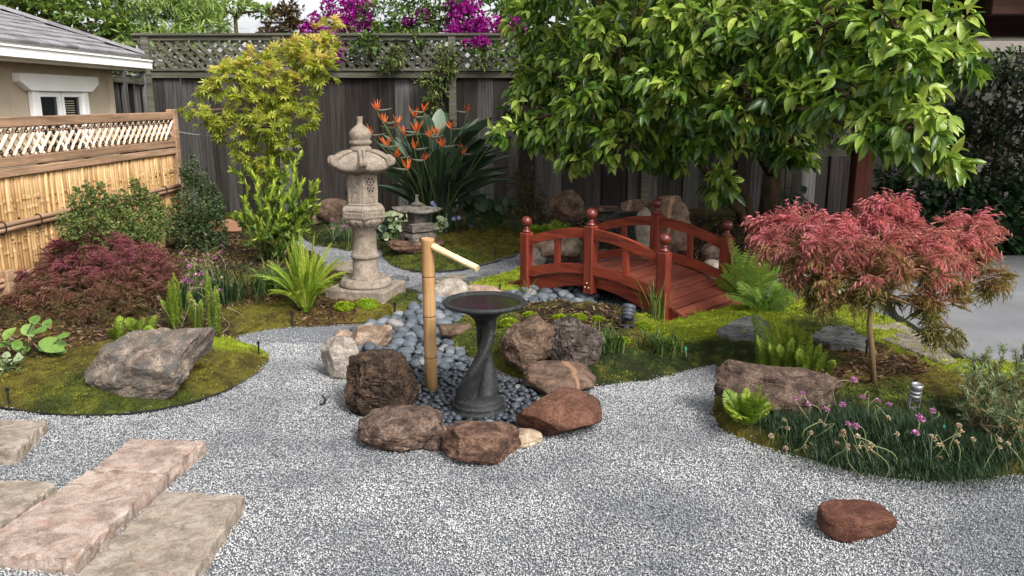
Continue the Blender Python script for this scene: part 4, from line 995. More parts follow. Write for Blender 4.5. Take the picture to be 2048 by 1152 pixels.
# the dry waterfall behind the bridge
boulder('rugged brown boulder topping the dry waterfall', 1100, 1167, 383, 440, 'brown', .85, 101, cuts=6, rough=.12, base=.42)
boulder('broad grey slate slab bridging the dry waterfall', 1172, 1300, 412, 445, 'slate', .7, 102, sq=.5, cuts=5, rough=.04, base=.38, flat=[((0,0,1),.5)], sub=3)
boulder('small reddish slate slab lying on the broad grey slab', 1178, 1240, 408, 424, 'dark', .7, 103, sq=.5, cuts=5, rough=.04, base=.50, flat=[((0,0,1),.5)], sub=3)
boulder('flat tan rock leaning behind the bridge finial', 1243, 1322, 398, 428, 'flat', .7, 104, cuts=7, base=.50, sub=3)
boulder('large brown slab rock standing right of the dry waterfall', 1292, 1378, 405, 500, 'flat', .6, 105, sq=.75, cuts=6, base=.18, flat=[((.3,-1,.2),.7)])
boulder('grey upright stone under the slate slab', 1268, 1304, 428, 520, 'granite', .8, 106, cuts=6, base=.14, sub=3)
boulder('pink flat rock seen through the bridge railing', 1056, 1160, 468, 515, 'tan', .7, 107, cuts=7, base=.1, sub=3, flat=[((0,0,1),.6)])
boulder('white rounded stone behind the left bridge post', 1042, 1090, 498, 534, 'granite', .9, 108, sq=.9, cuts=2, sub=3)
boulder('brown wedge rock behind the middle bridge post', 1108, 1158, 478, 520, 'brown', .9, 109, cuts=8, sub=3, base=.06)
boulder('pinkish round rock beside the middle bridge post', 1140, 1190, 482, 530, 'pink', .9, 110, sq=.9, cuts=3, sub=3)
boulder('dark stone in the shade of the dry waterfall', 1208, 1270, 440, 480, 'slate', .8, 111, cuts=6, sub=3, base=.2)
boulder('white boulder beyond the right bridge railing', 1404, 1446, 524, 560, 'granite', .9, 112, sq=.9, cuts=2, sub=3)
boulder('brown rock half hidden behind the right bridge post', 1400, 1470, 490, 535, 'dark', .8, 113, cuts=6, sub=3)
boulder('shaded brown rock between bridge and red maple', 1500, 1560, 500, 532, 'dark', .8, 114, cuts=6, sub=3)
boulder('pale flat rock below the dry waterfall', 1180, 1260, 520, 545, 'granite', .7, 115, cuts=6, sub=3, flat=[((0,0,1),.6)])
# small paving block against the back bed
a = gh(452, 462); one('paver_block', *box(0,0,.06,.34,.16,.13,.01), m_plain('paver', (140,104,80), .9, .15), 'reddish paver block beside the shrub near the fence', 'paver', a, .3)

# ---------------------------------------------------------------- sandstone slabs and flagstones
def slab(name, label, cat, pts, th, mat, ztop, seed, jag=.0035, group=None, n=16):
    r = random.Random(seed); P = [g(x, y, ztop)[:2] for x, y in pts]; c = np.mean(P, 0)
    P = ccw([tuple(p) for p in P]); out = []
    for i in range(len(P)):
        a = np.array(P[i]); b = np.array(P[(i+1)%len(P)]); d = b-a; nrm = np.array((d[1], -d[0]))/(np.linalg.norm(d)+1e-9)
        for k in range(n):
            q = k/n; out.append(a+d*q+nrm*(r.gauss(0, jag)*(1 if k else .3)))
    out = np.array(out)-c; m = len(out); V = []; F = []
    rings = [(1.0, ztop-th), (1.005, ztop-.6*th), (1.0, ztop-.008), (.985, ztop)]
    for i, (s, z) in enumerate(rings):
        for q in out: V.append((q[0]*s+r.gauss(0,.003)*(i < 3), q[1]*s+r.gauss(0,.003)*(i < 3), z+r.gauss(0,.0025)*(i > 1)))
    for i in range(len(rings)-1): F += [(i*m+k, i*m+(k+1)%m, (i+1)*m+(k+1)%m, (i+1)*m+k) for k in range(m)]
    k0 = (len(rings)-1)*m; prev = k0
    for s in (.95, .9, .82, .74, .66, .58, .5, .42, .34, .26, .18, .1, .04):
        b0 = len(V)
        for q in out: V.append((q[0]*s, q[1]*s, ztop+.005*mnoise.noise(Vector((q[0]*s*7+seed, q[1]*s*7, 0)))+.003*mnoise.noise(Vector((q[0]*s*24+seed, q[1]*s*24, 0)))))
        F += [(prev+k, prev+(k+1)%m, b0+(k+1)%m, b0+k) for k in range(m)]; prev = b0
    F.append(tuple(range(prev, prev+m)))
    return one(name, np.array(V), F, mat, label, cat, (c[0], c[1], 0), 0, group)
M_sl1 = m_rock('sandstone_pink', (152,132,119), (174,154,141), (190,173,161), 6, (160,128,112), .60, (204,188,174), .68, .45)
M_sl2 = m_rock('sandstone_grey', (144,131,117), (164,150,135), (178,166,152), 6, (162,134,116), .62, (126,112,98), .66, .45)
M_sl3 = m_rock('flag_slate', (78,80,80), (108,110,110), (138,138,134), 4, (120,104,88), .64, None, .6, .7)
M_sl4 = m_rock('flag_tan', (120,110,98), (150,138,122), (172,160,144), 3, (96,92,86), .60, None, .6, .7)
slab('stepping_slab', 'grey-tan sandstone slab cut off by the left picture edge below the moss bed', 'stone slab', [(-170,838),(95,841),(28,904),(-240,905)], .06, M_sl2, .055, 1)
slab('stepping_slab', 'grey sandstone slab left of the long pink slab', 'stone slab', [(-200,955),(112,964),(-6,1058),(-330,1060)], .06, M_sl2, .055, 2)
slab('stepping_slab', 'short pink sandstone slab forming the far end of the pink strip', 'stone slab', [(262,877),(410,882),(336,945),(186,938)], .065, M_sl1, .06, 3)
slab('stepping_slab', 'long pink sandstone slab with a dark broken front edge', 'stone slab', [(176,942),(332,950),(146,1118),(-70,1102)], .07, M_sl1, .06, 4)
slab('stepping_slab', 'wide grey-tan sandstone slab at the bottom edge of the picture', 'stone slab', [(326,981),(488,990),(352,1200),(60,1240)], .065, M_sl2, .055, 5)
fl = [('small brown flagstone in the gravel behind the sword fern', [(652,530),(700,518),(730,526),(705,540),(668,545)], M_sl4),
      ('narrow grey flagstone directly behind the stone lantern column', [(690,548),(745,540),(760,552),(705,560)], M_sl3),
      ('round greenish flagstone right of the stone lantern', [(770,556),(795,549),(818,553),(808,562),(780,563)], M_sl3),
      ('grey flagstone at the lantern path edge behind the bamboo post', [(810,575),(850,566),(880,572),(845,582)], M_sl3),
      ('brown flagstone under the bamboo pipe', [(868,556),(915,548),(945,552),(905,566),(872,568)], M_sl4),
      ('long dark slate flagstone beside the bright moss', [(920,560),(960,547),(1000,540),(990,552),(945,566)], M_sl3),
      ('dark triangular slate stepping stone before the bridge', [(1432,660),(1480,636),(1515,630),(1545,655),(1530,672),(1460,672)], M_sl3),
      ('grey slate stepping stone left of the red maple trunk', [(1620,672),(1650,652),(1690,650),(1742,680),(1738,692),(1660,688)], M_sl3),
      ('large tan flagstone between red maple and patio', [(1742,648),(1800,644),(1850,672),(1915,722),(1890,728),(1800,692),(1745,672)], M_sl4)]
for i, (lb_, pts, mt) in enumerate(fl):
    q = np.mean([g(x, y)[:2] for x, y in pts], 0); z = max(H(q[0], q[1])+.022, .03)
    slab('flagstone', lb_, 'flagstone', pts, .06, mt, z, 40+i, .008, None, 5)

# ---------------------------------------------------------------- river pebbles
t = NT('river_pebble'); v = t.loc(); r = t.rand(); n_ = t.noise(v, 2.2, 4); n2 = t.noise(v, 30, 3)
M_peb = t.done(t.mix(t.math('MULTIPLY', n_, .5), t.ramp(r, [(0, (46,52,58)), (.4, (66,73,81)), (.75, (84,91,98)), (.93, (112,116,119)), (1, (130,119,110))]), lin((100,105,110))), .6, t.bump(n2, .15, .004), .35)
t = NT('dark_pebble'); v = t.loc(); r = t.rand(); n2 = t.noise(v, 30, 3)
M_pebd = t.done(t.ramp(r, [(0, (42,46,52)), (.5, (64,70,78)), (.85, (88,94,102)), (1, (110,108,106))]), .5, t.bump(n2, .12, .004), .4)
def pebble_mesh(seed, mat):
    V, F = ico(2); r = random.Random(seed); o = Vector((seed*3.1, seed*1.7, 0))
    N = np.array([1+.16*mnoise.noise(Vector(v)*1.1+o) for v in V]); V = V*N[:,None]
    return mesh('river_pebble', V, F, mat, True)
pmA = [pebble_mesh(i, M_peb) for i in range(5)]; pmB = [pebble_mesh(10+i, M_pebd) for i in range(5)]
PEB = []
def darts(n, rad, poly, tries):
    bx = np.array(poly); lo = bx.min(0); hi = bx.max(0)
    XY = rng.uniform(lo, hi, (tries,2)); XY = XY[sdf(poly, XY[:,0], XY[:,1]) > .0]
    for x, y in XY:
        if n <= 0: break
        px, py, dep = proj((x, y, 0)); r = rad(px[0], py[0])
        if r is None: continue
        if any(((x-f[0])/f[2])**2+((y-f[1])/f[3])**2 < .8 for f in FOOT): continue
        if PEB:
            A = PARR[:len(PEB)]
            d = np.hypot(A[:,0]-x, A[:,1]-y); 
            if (d < (A[:,2]+r)*.80).any(): continue
        PARR[len(PEB)] = (x, y, r); PEB.append((x, y, r, px[0], py[0])); n -= 1
PARR = np.zeros((6000,3))
def big(px, py):
    if py > 745: return None
    if px > 1190 and py > 585: return None
    return rnd.uniform(.035,.056) if (py < 690 or px < 860 and py < 725) else rnd.uniform(.024,.040)
def small(px, py):
    if px > 1180 and py < 640: return rnd.uniform(.014,.024)
    if py < 640: return rnd.uniform(.016,.03)
    return rnd.uniform(.016,.030) if py < 740 else rnd.uniform(.013,.024)
darts(260, big, STREAM, 9000); darts(1500, small, STREAM, 30000)
PEB.sort(key=lambda q: -q[2]*ppm((q[0], q[1], 0)))
rest = []
for i, (x, y, r, px, py) in enumerate(PEB):
    dark = (py > 745) or (px > 1180 and py < 640)
    me = (pmB if dark else pmA)[rnd.randrange(5)]; sc = (r*rnd.uniform(1.0,1.25), r*rnd.uniform(.8,1.0), r*rnd.uniform(.55,.75))
    zc = .012+sc[2]*.75+(.010*(.5+vnoise(np.array([x]), np.array([y]), 5, 9)[0]) if not dark else .008*rnd.random())
    rot = (rnd.uniform(-.3,.3), rnd.uniform(-.3,.3), rnd.uniform(0,6.28))
    if i < 290:
        o = link('river_pebble', me, None, (x, y, zc), rot, sc)
        if dark: tag(o, 'small dark grey river pebble heaped around the bird bath foot or under the bridge', 'pebble', 'small dark pebbles')
        else: tag(o, 'smooth blue-grey river pebble filling the upper dry stream bed', 'pebble', 'blue-grey river pebbles')
    else: rest.append((x, y, zc, rot, sc))
V0, F0 = ico(1); Vs = []; Fs = []; F0 = np.array(F0)
for i, (x, y, zc, rot, sc) in enumerate(rest):
    Mx = np.array(Matrix.LocRotScale(Vector((x, y, zc)), __import__('mathutils').Euler(rot), Vector(sc))); Vs.append(V0@Mx[:3,:3].T+Mx[:3,3]); Fs.append(F0+i*len(V0))
if rest:
    o = link('pebbles', mesh('pebbles', np.concatenate(Vs), np.concatenate(Fs), M_pebd, True)); tag(o, 'fine dark pebbles filling gaps between the river stones', 'pebbles', kind='stuff')

# ---------------------------------------------------------------- metal edging, lights, stakes, litter
def edging(label, pts):
    P = np.array([g(x, y, 0) for x, y in pts]); Q = []
    for i in range(len(P)-1):
        for k in range(6): Q.append(P[i]+(P[i+1]-P[i])*k/6)
    Q.append(P[-1]); Q = np.array(Q); Q = np.stack([np.convolve(np.pad(Q[:,c], 4, 'edge'), np.ones(9)/9, 'valid') for c in range(3)], 1)
    c = Q[0].copy(); V = []; F = []
    for q in Q: V += [(q[0]-c[0], q[1]-c[1], -.03), (q[0]-c[0], q[1]-c[1]-.004, -.03), (q[0]-c[0], q[1]-c[1]-.003, .013), (q[0]-c[0], q[1]-c[1], .013)]
    for i in range(len(Q)-1): F += [(i*4+k, i*4+(k+1)%4, i*4+4+(k+1)%4, i*4+4+k) for k in range(4)]
    one('bed_edging', V, F, M_blk, label, 'edging', c)
edging('black metal edging strip round the left moss bed', [(-100,808),(0,815),(60,829),(200,838),(330,822),(430,796),(508,758),(542,724),(532,702),(492,689),(458,682),(478,665),(540,655),(640,651),(740,648),(800,640)])
edging('black metal edging strip in front of the pagoda lantern bed', [(772,524),(800,541),(860,547),(940,539),(1000,522),(1040,510)])
def spot(label, px, py, hpx, mat, tilt, rz, name='garden_spotlight', k=1.0):
    p = gh(px, py); s = hpx/ppm(p); r = thing(name, label, 'spotlight', p, rz)
    def tl(VF):
        V = np.asarray(VF[0]).copy(); c, s_ = math.cos(tilt), math.sin(tilt); y = V[:,1]*c-V[:,2]*s_; z = V[:,1]*s_+V[:,2]*c
        V[:,1] = y; V[:,2] = z+s*.40; return V, VF[1]
    rr = s*.24*k
    part('head', *tl(lathe([(rr*.75,-s*.06),(rr*.9,0),(rr*.9,s*.1),(rr,s*.11),(rr,s*.16),(rr*.92,s*.17),(rr*.92,s*.24),(rr,s*.25),(rr,s*.30),(rr*.92,s*.31),(rr*.92,s*.38),(rr*1.03,s*.40),(rr*1.03,s*.56),(rr*.9,s*.57),(rr*.85,s*.53),(.002,s*.53)], 24)), mat, r, True)
    part('bracket', *join(box(-rr*1.08,0,s*.28,rr*.14,rr*.7,s*.40), box(rr*1.08,0,s*.28,rr*.14,rr*.7,s*.40), box(0,0,s*.09,rr*2.3,rr*.7,s*.03)), mat, r)
    part('stake', *lathe([(rr*.2,-s*.2),(rr*.5,0),(rr*.45,s*.09)], 8), mat, r)
M_silver = m_plain('brushed_aluminium', (150,150,154), .38, .08, 20, .5, .1, Metallic=.7)
M_dgrey = m_plain('dark_grey_metal', (62,66,72), .5, .1, 20, .4, .1)
spot('silver cylindrical garden spotlight behind the thrift clump', 1826, 820, 58, M_silver, .12, .3, k=.8)
spot('dark grey garden spotlight aimed at the red bridge', 1254, 655, 48, M_dgrey, -.55, -.4, k=1.1)
for lbp in (('black drip stake in the moss edge right of the left boulder', 518, 708, 26), ('black drip stake before the sword fern', 585, 652, 30), ('black drip stake on moss right of the lantern plate', 790, 638, 34), ('black drip stake beside the gravel path behind the pipe', 990, 516, 20), ('black drip stake near the low tan granite stone', 1000, 590, 22), ('black drip stake at the far left moss edge', 18, 806, 32), ('short black stake at the foot of the red maple', 1732, 712, 34), ('thin stake behind the column of the stone lantern', 764, 500, 16)):
    p = gh(*lbp[1:3]); s = lbp[3]/ppm(p)
    one('drip_stake', *join(tube(np.array([(0,0,-.03),(0,0,s*.9),(s*.04,0,s)]), [s*.07,s*.07,s*.1], 6), box(0,0,s*.88,s*.2,s*.14,s*.16)), M_blk, lbp[0], 'stake', p)
M_teal = m_plain('teal_plastic', (40,130,110), .5, .1)
for lb_, px, py, s in (('green-tipped sprinkler stake in dark moss left of the right inlet', 1370, 722, 30), ('green-tipped sprinkler stake beside the foxtail fern', 1512, 722, 28), ('green-tipped sprinkler stake among the thrift stems', 1885, 875, 26)):
    p = gh(px, py); s = s/ppm(p); r = thing('sprinkler_stake', lb_, 'sprinkler', p)
    part('stem', *tube(np.array([(0,0,-.02),(0,0,s*.8)]), s*.07, 6), M_blk, r); part('tip', *lathe([(s*.1,s*.75),(s*.12,s*.85),(s*.06,s)], 8), M_teal, r)
p = g(647, 812, 0); one('twig', *join(tube(np.array([(0,0,.01),(.01,.01,.035),(-.008,.02,.05),(.006,.03,.06)]), [.006,.009,.006,.003], 6), tube(np.array([(0,0,.012),(-.02,-.01,.01)]), [.006,.003], 5)), M_blk, 'small black twig lying on the gravel left of the lava boulder', 'twig', p)
p = g(896, 862, .035); V, F = leaf_t(.5, .2, -.1, .45, 3); one('fallen_leaf', V*.075, F, m_plain('dry_leaf', (164,120,78), .8, .2), 'dry tan leaf lying on dark pebbles behind the reddish boulder', 'leaf', p, 1.3)
# ---------------------------------------------------------------- plant builders
def ribbons(S, P0, ang, L, lean, droop, w, v, seg=5, tip=.7, sway=0):
    n = len(P0); L = np.broadcast_to(L, n); lean = np.broadcast_to(lean, n); droop = np.broadcast_to(droop, n); w = np.broadcast_to(w, n)
    d = np.stack([np.cos(ang), np.sin(ang), 0*ang], 1); s = np.stack([-np.sin(ang), np.cos(ang), 0*ang], 1)
    V = np.empty((n, seg+1, 2, 3))
    for i in range(seg+1):
        t = i/seg; c = np.asarray(P0)+d*(L*lean*(t**1.5))[:,None]; c[:,2] += L*(t-droop*t**2.4)
        if sway: c = c+s*(L*sway*math.sin(t*2.4)*np.sign(np.cos(ang*7)))[:,None]
        b = (w/2*max(0.03, (1-t)**tip)*(1 if i else .7))[:,None]*s
        V[:,i,0] = c-b; V[:,i,1] = c+b
    k = 2*(seg+1); f = []
    for i in range(seg): a = 2*i; f += [(a,a+1,a+3),(a,a+3,a+2)]
    f = np.array(f); S.V.append(V.reshape(-1,3)); S.F.append((f[None]+(np.arange(n)*k)[:,None,None]+S.n).reshape(-1,3)); S.n += n*k
    S.A.append(np.repeat(np.broadcast_to(v, n), k))
def fern_frond(S, base, ang, L, lean, droop, pin, v, m=22, T=None, twist=None, blunt=.7):
    T = T if T is not None else diamond_t(.32, .03)
    t = np.linspace(.10, 1, m); d = np.array((math.cos(ang), math.sin(ang), 0)); s = np.array((-d[1], d[0], 0))
    c = np.asarray(base)+np.outer(L*lean*t**1.4, d); c[:,2] += L*(t-droop*t**2.2)
    tn = np.gradient(c, axis=0); tn = unit(tn); up = np.cross(s, tn)*-1
    up = np.cross(tn, s); up = np.where(up[:,2:3] < 0, -up, up)
    size = pin*np.sin(PI*np.clip(.10+.88*t, 0, 1))**blunt
    tw = rnd.uniform(-1.1,1.1) if twist is None else twist; s2 = s[None]*math.cos(tw)+up*math.sin(tw); up = np.cross(tn, s2); up = np.where((up[:,1:2] > 0), -up, up)
    for q in (-1, 1):
        dd = unit(s2*q+tn*.35-up*.12+rng.normal(size=(m,3))*.06); R = frames(dd, up)
        S.add(T, R, c, size, np.clip(v+rng.normal(size=m)*.1+.15*(t-.5), 0, 1))
    ribbons(S, np.array([base]), np.array([ang]), L, lean, droop, .006, v*.6, 8)
def stem_leaves(S, P, n, T, size, outw=.9, v=(.3,.7), fwd=.7, tipbias=0, rad=0.0, jv=.12):
    P = np.asarray(P); m = len(P); u = np.sort(rng.uniform(0, 1, n)**(1/(1+tipbias)))*(m-1); i = np.minimum(u.astype(int), m-2); f = (u-i)[:,None]
    c = P[i]*(1-f)+P[i+1]*f; tg = unit(P[i+1]-P[i]); r = randdir(n); o = unit(r-tg*(r*tg).sum(1)[:,None])
    d = unit(tg*fwd+o*outw); R = frames(d, tg+.2*randdir(n)); q = u/(m-1)
    S.add(T, R, c+o*rad, size*rng.uniform(.7,1.2,n), np.clip(v[0]+(v[1]-v[0])*q+rng.normal(size=n)*jv, 0, 1))
def twig_tube(paths, r0, r1, n=5):
    return join(*[tube(P, np.linspace(r0, r1, len(P)), n) for P in paths])

# ---------------------------------------------------------------- leaf materials
ML = dict(
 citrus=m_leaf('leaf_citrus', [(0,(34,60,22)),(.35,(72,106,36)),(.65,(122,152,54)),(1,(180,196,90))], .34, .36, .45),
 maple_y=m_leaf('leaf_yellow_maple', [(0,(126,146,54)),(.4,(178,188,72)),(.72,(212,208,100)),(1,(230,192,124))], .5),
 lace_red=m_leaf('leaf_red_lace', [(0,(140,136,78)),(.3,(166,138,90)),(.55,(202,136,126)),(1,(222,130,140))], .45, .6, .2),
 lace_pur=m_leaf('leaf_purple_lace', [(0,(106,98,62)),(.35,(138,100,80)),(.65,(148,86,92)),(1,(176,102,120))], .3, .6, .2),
 box=m_leaf('leaf_box', [(0,(48,66,32)),(.5,(92,108,54)),(1,(142,152,86))], .15, .55, .3),
 boxd=m_leaf('leaf_box_dark', [(0,(38,54,32)),(.5,(66,84,48)),(1,(104,122,72))], .15, .55, .3),
 leuca=m_leaf('leaf_leuca', [(0,(50,76,30)),(.5,(90,120,44)),(.8,(140,160,50)),(1,(184,196,72))], .3, .45, .3),
 fern=m_leaf('leaf_fern', [(0,(58,84,24)),(.5,(116,144,44)),(1,(176,190,72))], .35, .5, .3),
 fernd=m_leaf('leaf_fern_soft', [(0,(56,92,32)),(.5,(98,138,52)),(1,(150,176,80))], .35, .5, .3),
 fox=m_leaf('leaf_foxtail', [(0,(90,120,36)),(.5,(138,164,58)),(1,(184,198,90))], .25, .5, .3),
 bird=m_leaf('leaf_bird', [(0,(40,58,46)),(.5,(72,94,76)),(1,(120,140,114))], .12, .42, .4),
 grass=m_leaf('leaf_grass', [(0,(38,58,24)),(.5,(76,100,40)),(1,(140,148,78))], .25),
 thrift=m_leaf('leaf_thrift', [(0,(22,40,20)),(.5,(42,66,32)),(1,(84,104,52))], .2),
 dark=m_leaf('leaf_dark', [(0,(28,40,26)),(.5,(52,72,42)),(1,(104,122,72))], .12, .4, .35),
 ivy=m_leaf('leaf_ivy', [(0,(26,42,28)),(.5,(44,68,42)),(1,(74,100,60))], .12, .4, .35),
 mid=m_leaf('leaf_mid', [(0,(46,70,30)),(.5,(84,112,48)),(1,(142,160,70))], .3),
 pale=m_leaf('leaf_pale', [(0,(70,98,44)),(.5,(118,146,70)),(1,(168,186,104))], .4),
 brown=m_leaf('leaf_brown', [(0,(44,38,24)),(.5,(72,62,38)),(1,(104,84,56))], .2),
 boug=m_leaf('bract_magenta', [(0,(112,14,104)),(.5,(156,24,140)),(1,(186,44,166))], .35, .6, .2),
 rose=m_leaf('leaf_rosemary', [(0,(52,72,46)),(.5,(92,112,74)),(1,(140,156,108))], .2),
 big=m_leaf('leaf_farfugium', [(0,(66,100,44)),(.5,(106,140,64)),(1,(158,178,96))], .25, .35, .4),
 vari=m_leaf('leaf_variegated', [(0,(60,86,50)),(.5,(128,146,104)),(1,(206,208,176))], .25),
 orange=m_leaf('petal_orange', [(0,(150,62,34)),(.5,(206,92,38)),(1,(226,132,70))], .3, .5, .2),
 pink=m_leaf('petal_pink', [(0,(160,92,140)),(.5,(200,126,180)),(1,(224,168,208))], .3),
 seed=m_leaf('seed_head', [(0,(150,120,92)),(.5,(188,164,134)),(1,(214,200,176))], .2),
 white=m_leaf('petal_white', [(0,(190,190,180)),(1,(230,228,218))], .3))
M_bark = m_wood('bark', (54,44,36), (96,80,64), 'z', .4, .1, .95, .9, (40,34,28), .1)
M_barkl = m_wood('bark_thin', (84,68,46), (124,104,74), 'z', .6, .1, .9, .5, None, .15)
M_stemp = m_plain('pale_stem', (120,126,84), .6, .15)
M_stemg = m_plain('green_stem', (70,84,44), .6, .15)
T_cit = leaf_t(.40, .12, .28, .45, 3); T_dia = diamond_t(.55, .08); T_lan = leaf_t(.2, .04, .08, .5, 2); T_ndl = diamond_t(.10, .0)
T_lace = palm_t(7, 1.8, .036, .25, 3); T_map = palm_t(7, 2.0, .26, .12, 0); T_ov = leaf_t(.6, .08, .12, .5, 2)

# ---------------------------------------------------------------- citrus tree
ctr = at(1535, 440, 9.1); ctr[2] = H(ctr[0], ctr[1])
cit = thing('citrus_tree', 'broad citrus tree with large glossy drooping leaves behind the bridge', 'tree', ctr)
CL = [(1090,40,8.4,80,70),(1040,150,8.3,36,40),(1130,140,7.9,95,70),(1060,205,8.0,55,45),(1040,262,7.6,58,26),(1110,260,7.5,70,45),(1200,215,7.1,100,70),(1240,95,7.2,120,95),(1150,310,7.2,34,30),(1265,285,6.8,85,50),(1345,300,6.8,55,42),(1370,180,6.4,120,80),(1400,55,6.4,120,85),(1425,265,6.3,90,50),(1445,365,6.9,32,34),
      (1540,80,6.0,120,80),(1510,200,5.8,110,70),(1585,295,6.2,42,40),(1650,60,5.6,110,85),(1640,190,5.6,80,70),(1700,190,5.2,80,60),(1790,60,5.3,95,65),(1810,140,4.9,85,75),(1745,270,4.9,45,65),(1830,255,4.7,65,65),(1870,320,4.8,34,30),(1890,60,5.3,60,55),(1915,120,5.0,34,55),
      (1150,-60,7.5,150,70),(1400,-70,6.8,160,70),(1650,-70,6.0,160,70),(1850,-60,5.6,120,60),(1300,100,8.6,150,110),(1500,120,8.2,150,120),(1650,150,7.4,110,110),(1400,240,8.0,120,70),(1560,250,7.6,100,60),(1180,150,9.2,110,110),  # clumps above the view are added to shade what lies below
      (1300,-220,7.6,220,120),(1550,-240,7.0,240,120),(1800,-260,6.2,240,120),(1450,-420,8.0,300,130),(1700,-450,7.2,300,140),(1250,-330,8.6,220,120),(1600,-150,8.8,260,90),(1350,-120,9.0,200,80),(1250,60,10.2,120,60),(1420,70,10.3,120,70),(1580,80,10.3,120,70),(1720,90,10.2,100,60)]  # unseen top clumps and rear clumps, added to keep light off the fence
S = Stamp(); LEAVES = []
class Rec(Stamp):                                          # also remembers every leaf, so the nearest become parts of their own
    def add(s, T, R, P, Sz, v, col=None): s.recs.append((R, np.asarray(P), np.asarray(Sz), np.asarray(v)))
S = Rec(); S.recs = []
tips = []
for px, py, Y, rx, ry in CL:
    c = at(px, py, Y); k = ppm(c); r = np.array((rx/k, max(rx/k*.75, .28), ry/k)); area = r[0]*r[2]*PI
    n = int(area*(200 if py > -100 else 55))+10; P, D = ellipsoid_pts(c, r, n, .45); D = D*np.array((1,1,.7))+np.array((0,-.25,.12))
    tips.append((c, P[:5]))
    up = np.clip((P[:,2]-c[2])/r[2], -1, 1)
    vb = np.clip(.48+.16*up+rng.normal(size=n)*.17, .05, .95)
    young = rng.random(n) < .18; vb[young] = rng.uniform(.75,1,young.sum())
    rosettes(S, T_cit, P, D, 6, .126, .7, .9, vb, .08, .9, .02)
R = np.concatenate([q[0] for q in S.recs]); P = np.concatenate([q[1] for q in S.recs]); Sz = np.concatenate([q[2] for q in S.recs]); vv = np.concatenate([q[3] for q in S.recs])
px, py, dep = proj(P); inn = (px > 980) & (px < 1990) & (py > -10) & (py < 420)
cellmin = {}
for i in np.where(inn)[0]:
    kk = (int(px[i]//30), int(py[i]//18))
    if kk not in cellmin or dep[i] < dep[cellmin[kk]]: cellmin[kk] = i
front = sorted(cellmin.values(), key=lambda i: -Sz[i]/dep[i])[:290]; isf = np.zeros(len(P), bool); isf[front] = True
S2 = Stamp(); k = ~isf; S2.add(T_cit, R[k], P[k], Sz[k], vv[k]); cr = S2.build('crown', ML['citrus'], cit, True); cr['kind'] = 'stuff'
lv = [mesh('leaf', T_cit[0], T_cit[1], ML['citrus'], True, attr=np.full(len(T_cit[0]), q)) for q in np.linspace(.1, .95, 8)]
for i in front:
    o = link('leaf', lv[int(np.clip(vv[i], 0, .999)*8)], cit); Mx = Matrix.Identity(4)
    for a in range(3):
        for b in range(3): Mx[a][b] = R[i][a][b]*Sz[i]
        Mx[a][3] = P[i][a]-ctr[a]
    o.matrix_basis = Mx
fork = at(1545, 345, 8.9); f2 = at(1420, 350, 8.2); f3 = at(1480, 420, 8.9)
paths = [tube(np.array([ctr-(0,0,.1), at(1540,400,9.05), fork]), [.13,.11,.09], 10, True, .06), tube(np.array([ctr+(-.25,-.1,-.1), f3, at(1440,390,8.6), f2]), [.07,.055,.05,.045], 8, True, .06), tube(np.array([ctr+(-.2,-.05,-.1), at(1495,400,8.9), at(1470,345,8.7)]), [.06,.05,.04], 8, True, .06), tube(np.array([fork, at(1560,280,8.6), at(1580,180,8.0)]), [.085,.07,.05], 8), tube(np.array([fork, at(1500,270,8.4), at(1450,180,7.8)]), [.07,.06,.045], 8), tube(np.array([f2, at(1360,270,7.9), at(1260,190,7.6)]), [.045,.04,.03], 7)]
hubs = [at(1580,180,8.0), at(1450,180,7.8), at(1260,190,7.6)]
for c, pts in tips:
    h = min(hubs, key=lambda q: np.linalg.norm(q-c)); paths.append(tube(curve3(h, c, .08, 6, .03), np.linspace(.03,.012,6), 5))
    for q in pts: paths.append(tube(curve3(c, q, .03, 4), np.linspace(.011,.004,4), 4))
part('trunk', *join(*paths), M_bark, cit, True, world_space=True)

# ---------------------------------------------------------------- leafy crowns built from clumps
DK = 3.6
def bushy(name, label, cat, base, clumps, T, mat, size, dens, k=5, droop=.15, vr=(.15,.85), spread=1., stem=None, trunk_r=.03, flat=.8, group=None, foliage='crown', bark=None, vz=None, inner=.45, upn=1., dbias=(0,0,.2), limbs=True):
    root = thing(name, label, cat, base, 0, group); S = Stamp(); br_ = []
    hub = np.array(base)+(0,0,.15) if stem is None else np.array(stem[-1])
    for px, py, Y, rx, ry in clumps:
        c = at(px, py, Y); kk = ppm(c); r = np.array((rx/kk, rx/kk*flat, ry/kk)); n = int(PI*r[0]*r[2]*dens*DK*(.34 if (T is T_lace and py > 585 and px > 1000) else 1))+6
        P, D = ellipsoid_pts(c, r, n, inner); D = D+np.array(dbias)
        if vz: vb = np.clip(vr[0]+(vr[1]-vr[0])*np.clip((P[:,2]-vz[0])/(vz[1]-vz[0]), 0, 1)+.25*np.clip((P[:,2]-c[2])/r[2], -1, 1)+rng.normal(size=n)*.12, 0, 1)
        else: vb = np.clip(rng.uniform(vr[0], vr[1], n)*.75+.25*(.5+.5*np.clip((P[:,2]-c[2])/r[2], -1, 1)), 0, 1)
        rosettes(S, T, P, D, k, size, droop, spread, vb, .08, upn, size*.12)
        if limbs:
            br_.append(tube(curve3(hub, c, .05, 6, .015), np.linspace(trunk_r*.55, trunk_r*.15, 6), 5))
            for q in P[:4]: br_.append(tube(curve3(c, q, .02, 4), np.linspace(trunk_r*.15, trunk_r*.06, 4), 4))
    if stem is not None: br_.append(tube(np.array(stem), np.linspace(trunk_r, trunk_r*.6, len(stem)), 8))
    S.build(foliage, mat, root)
    if br_: part('trunk', *join(*br_), bark or M_bark, root, True, world_space=True)
    return root
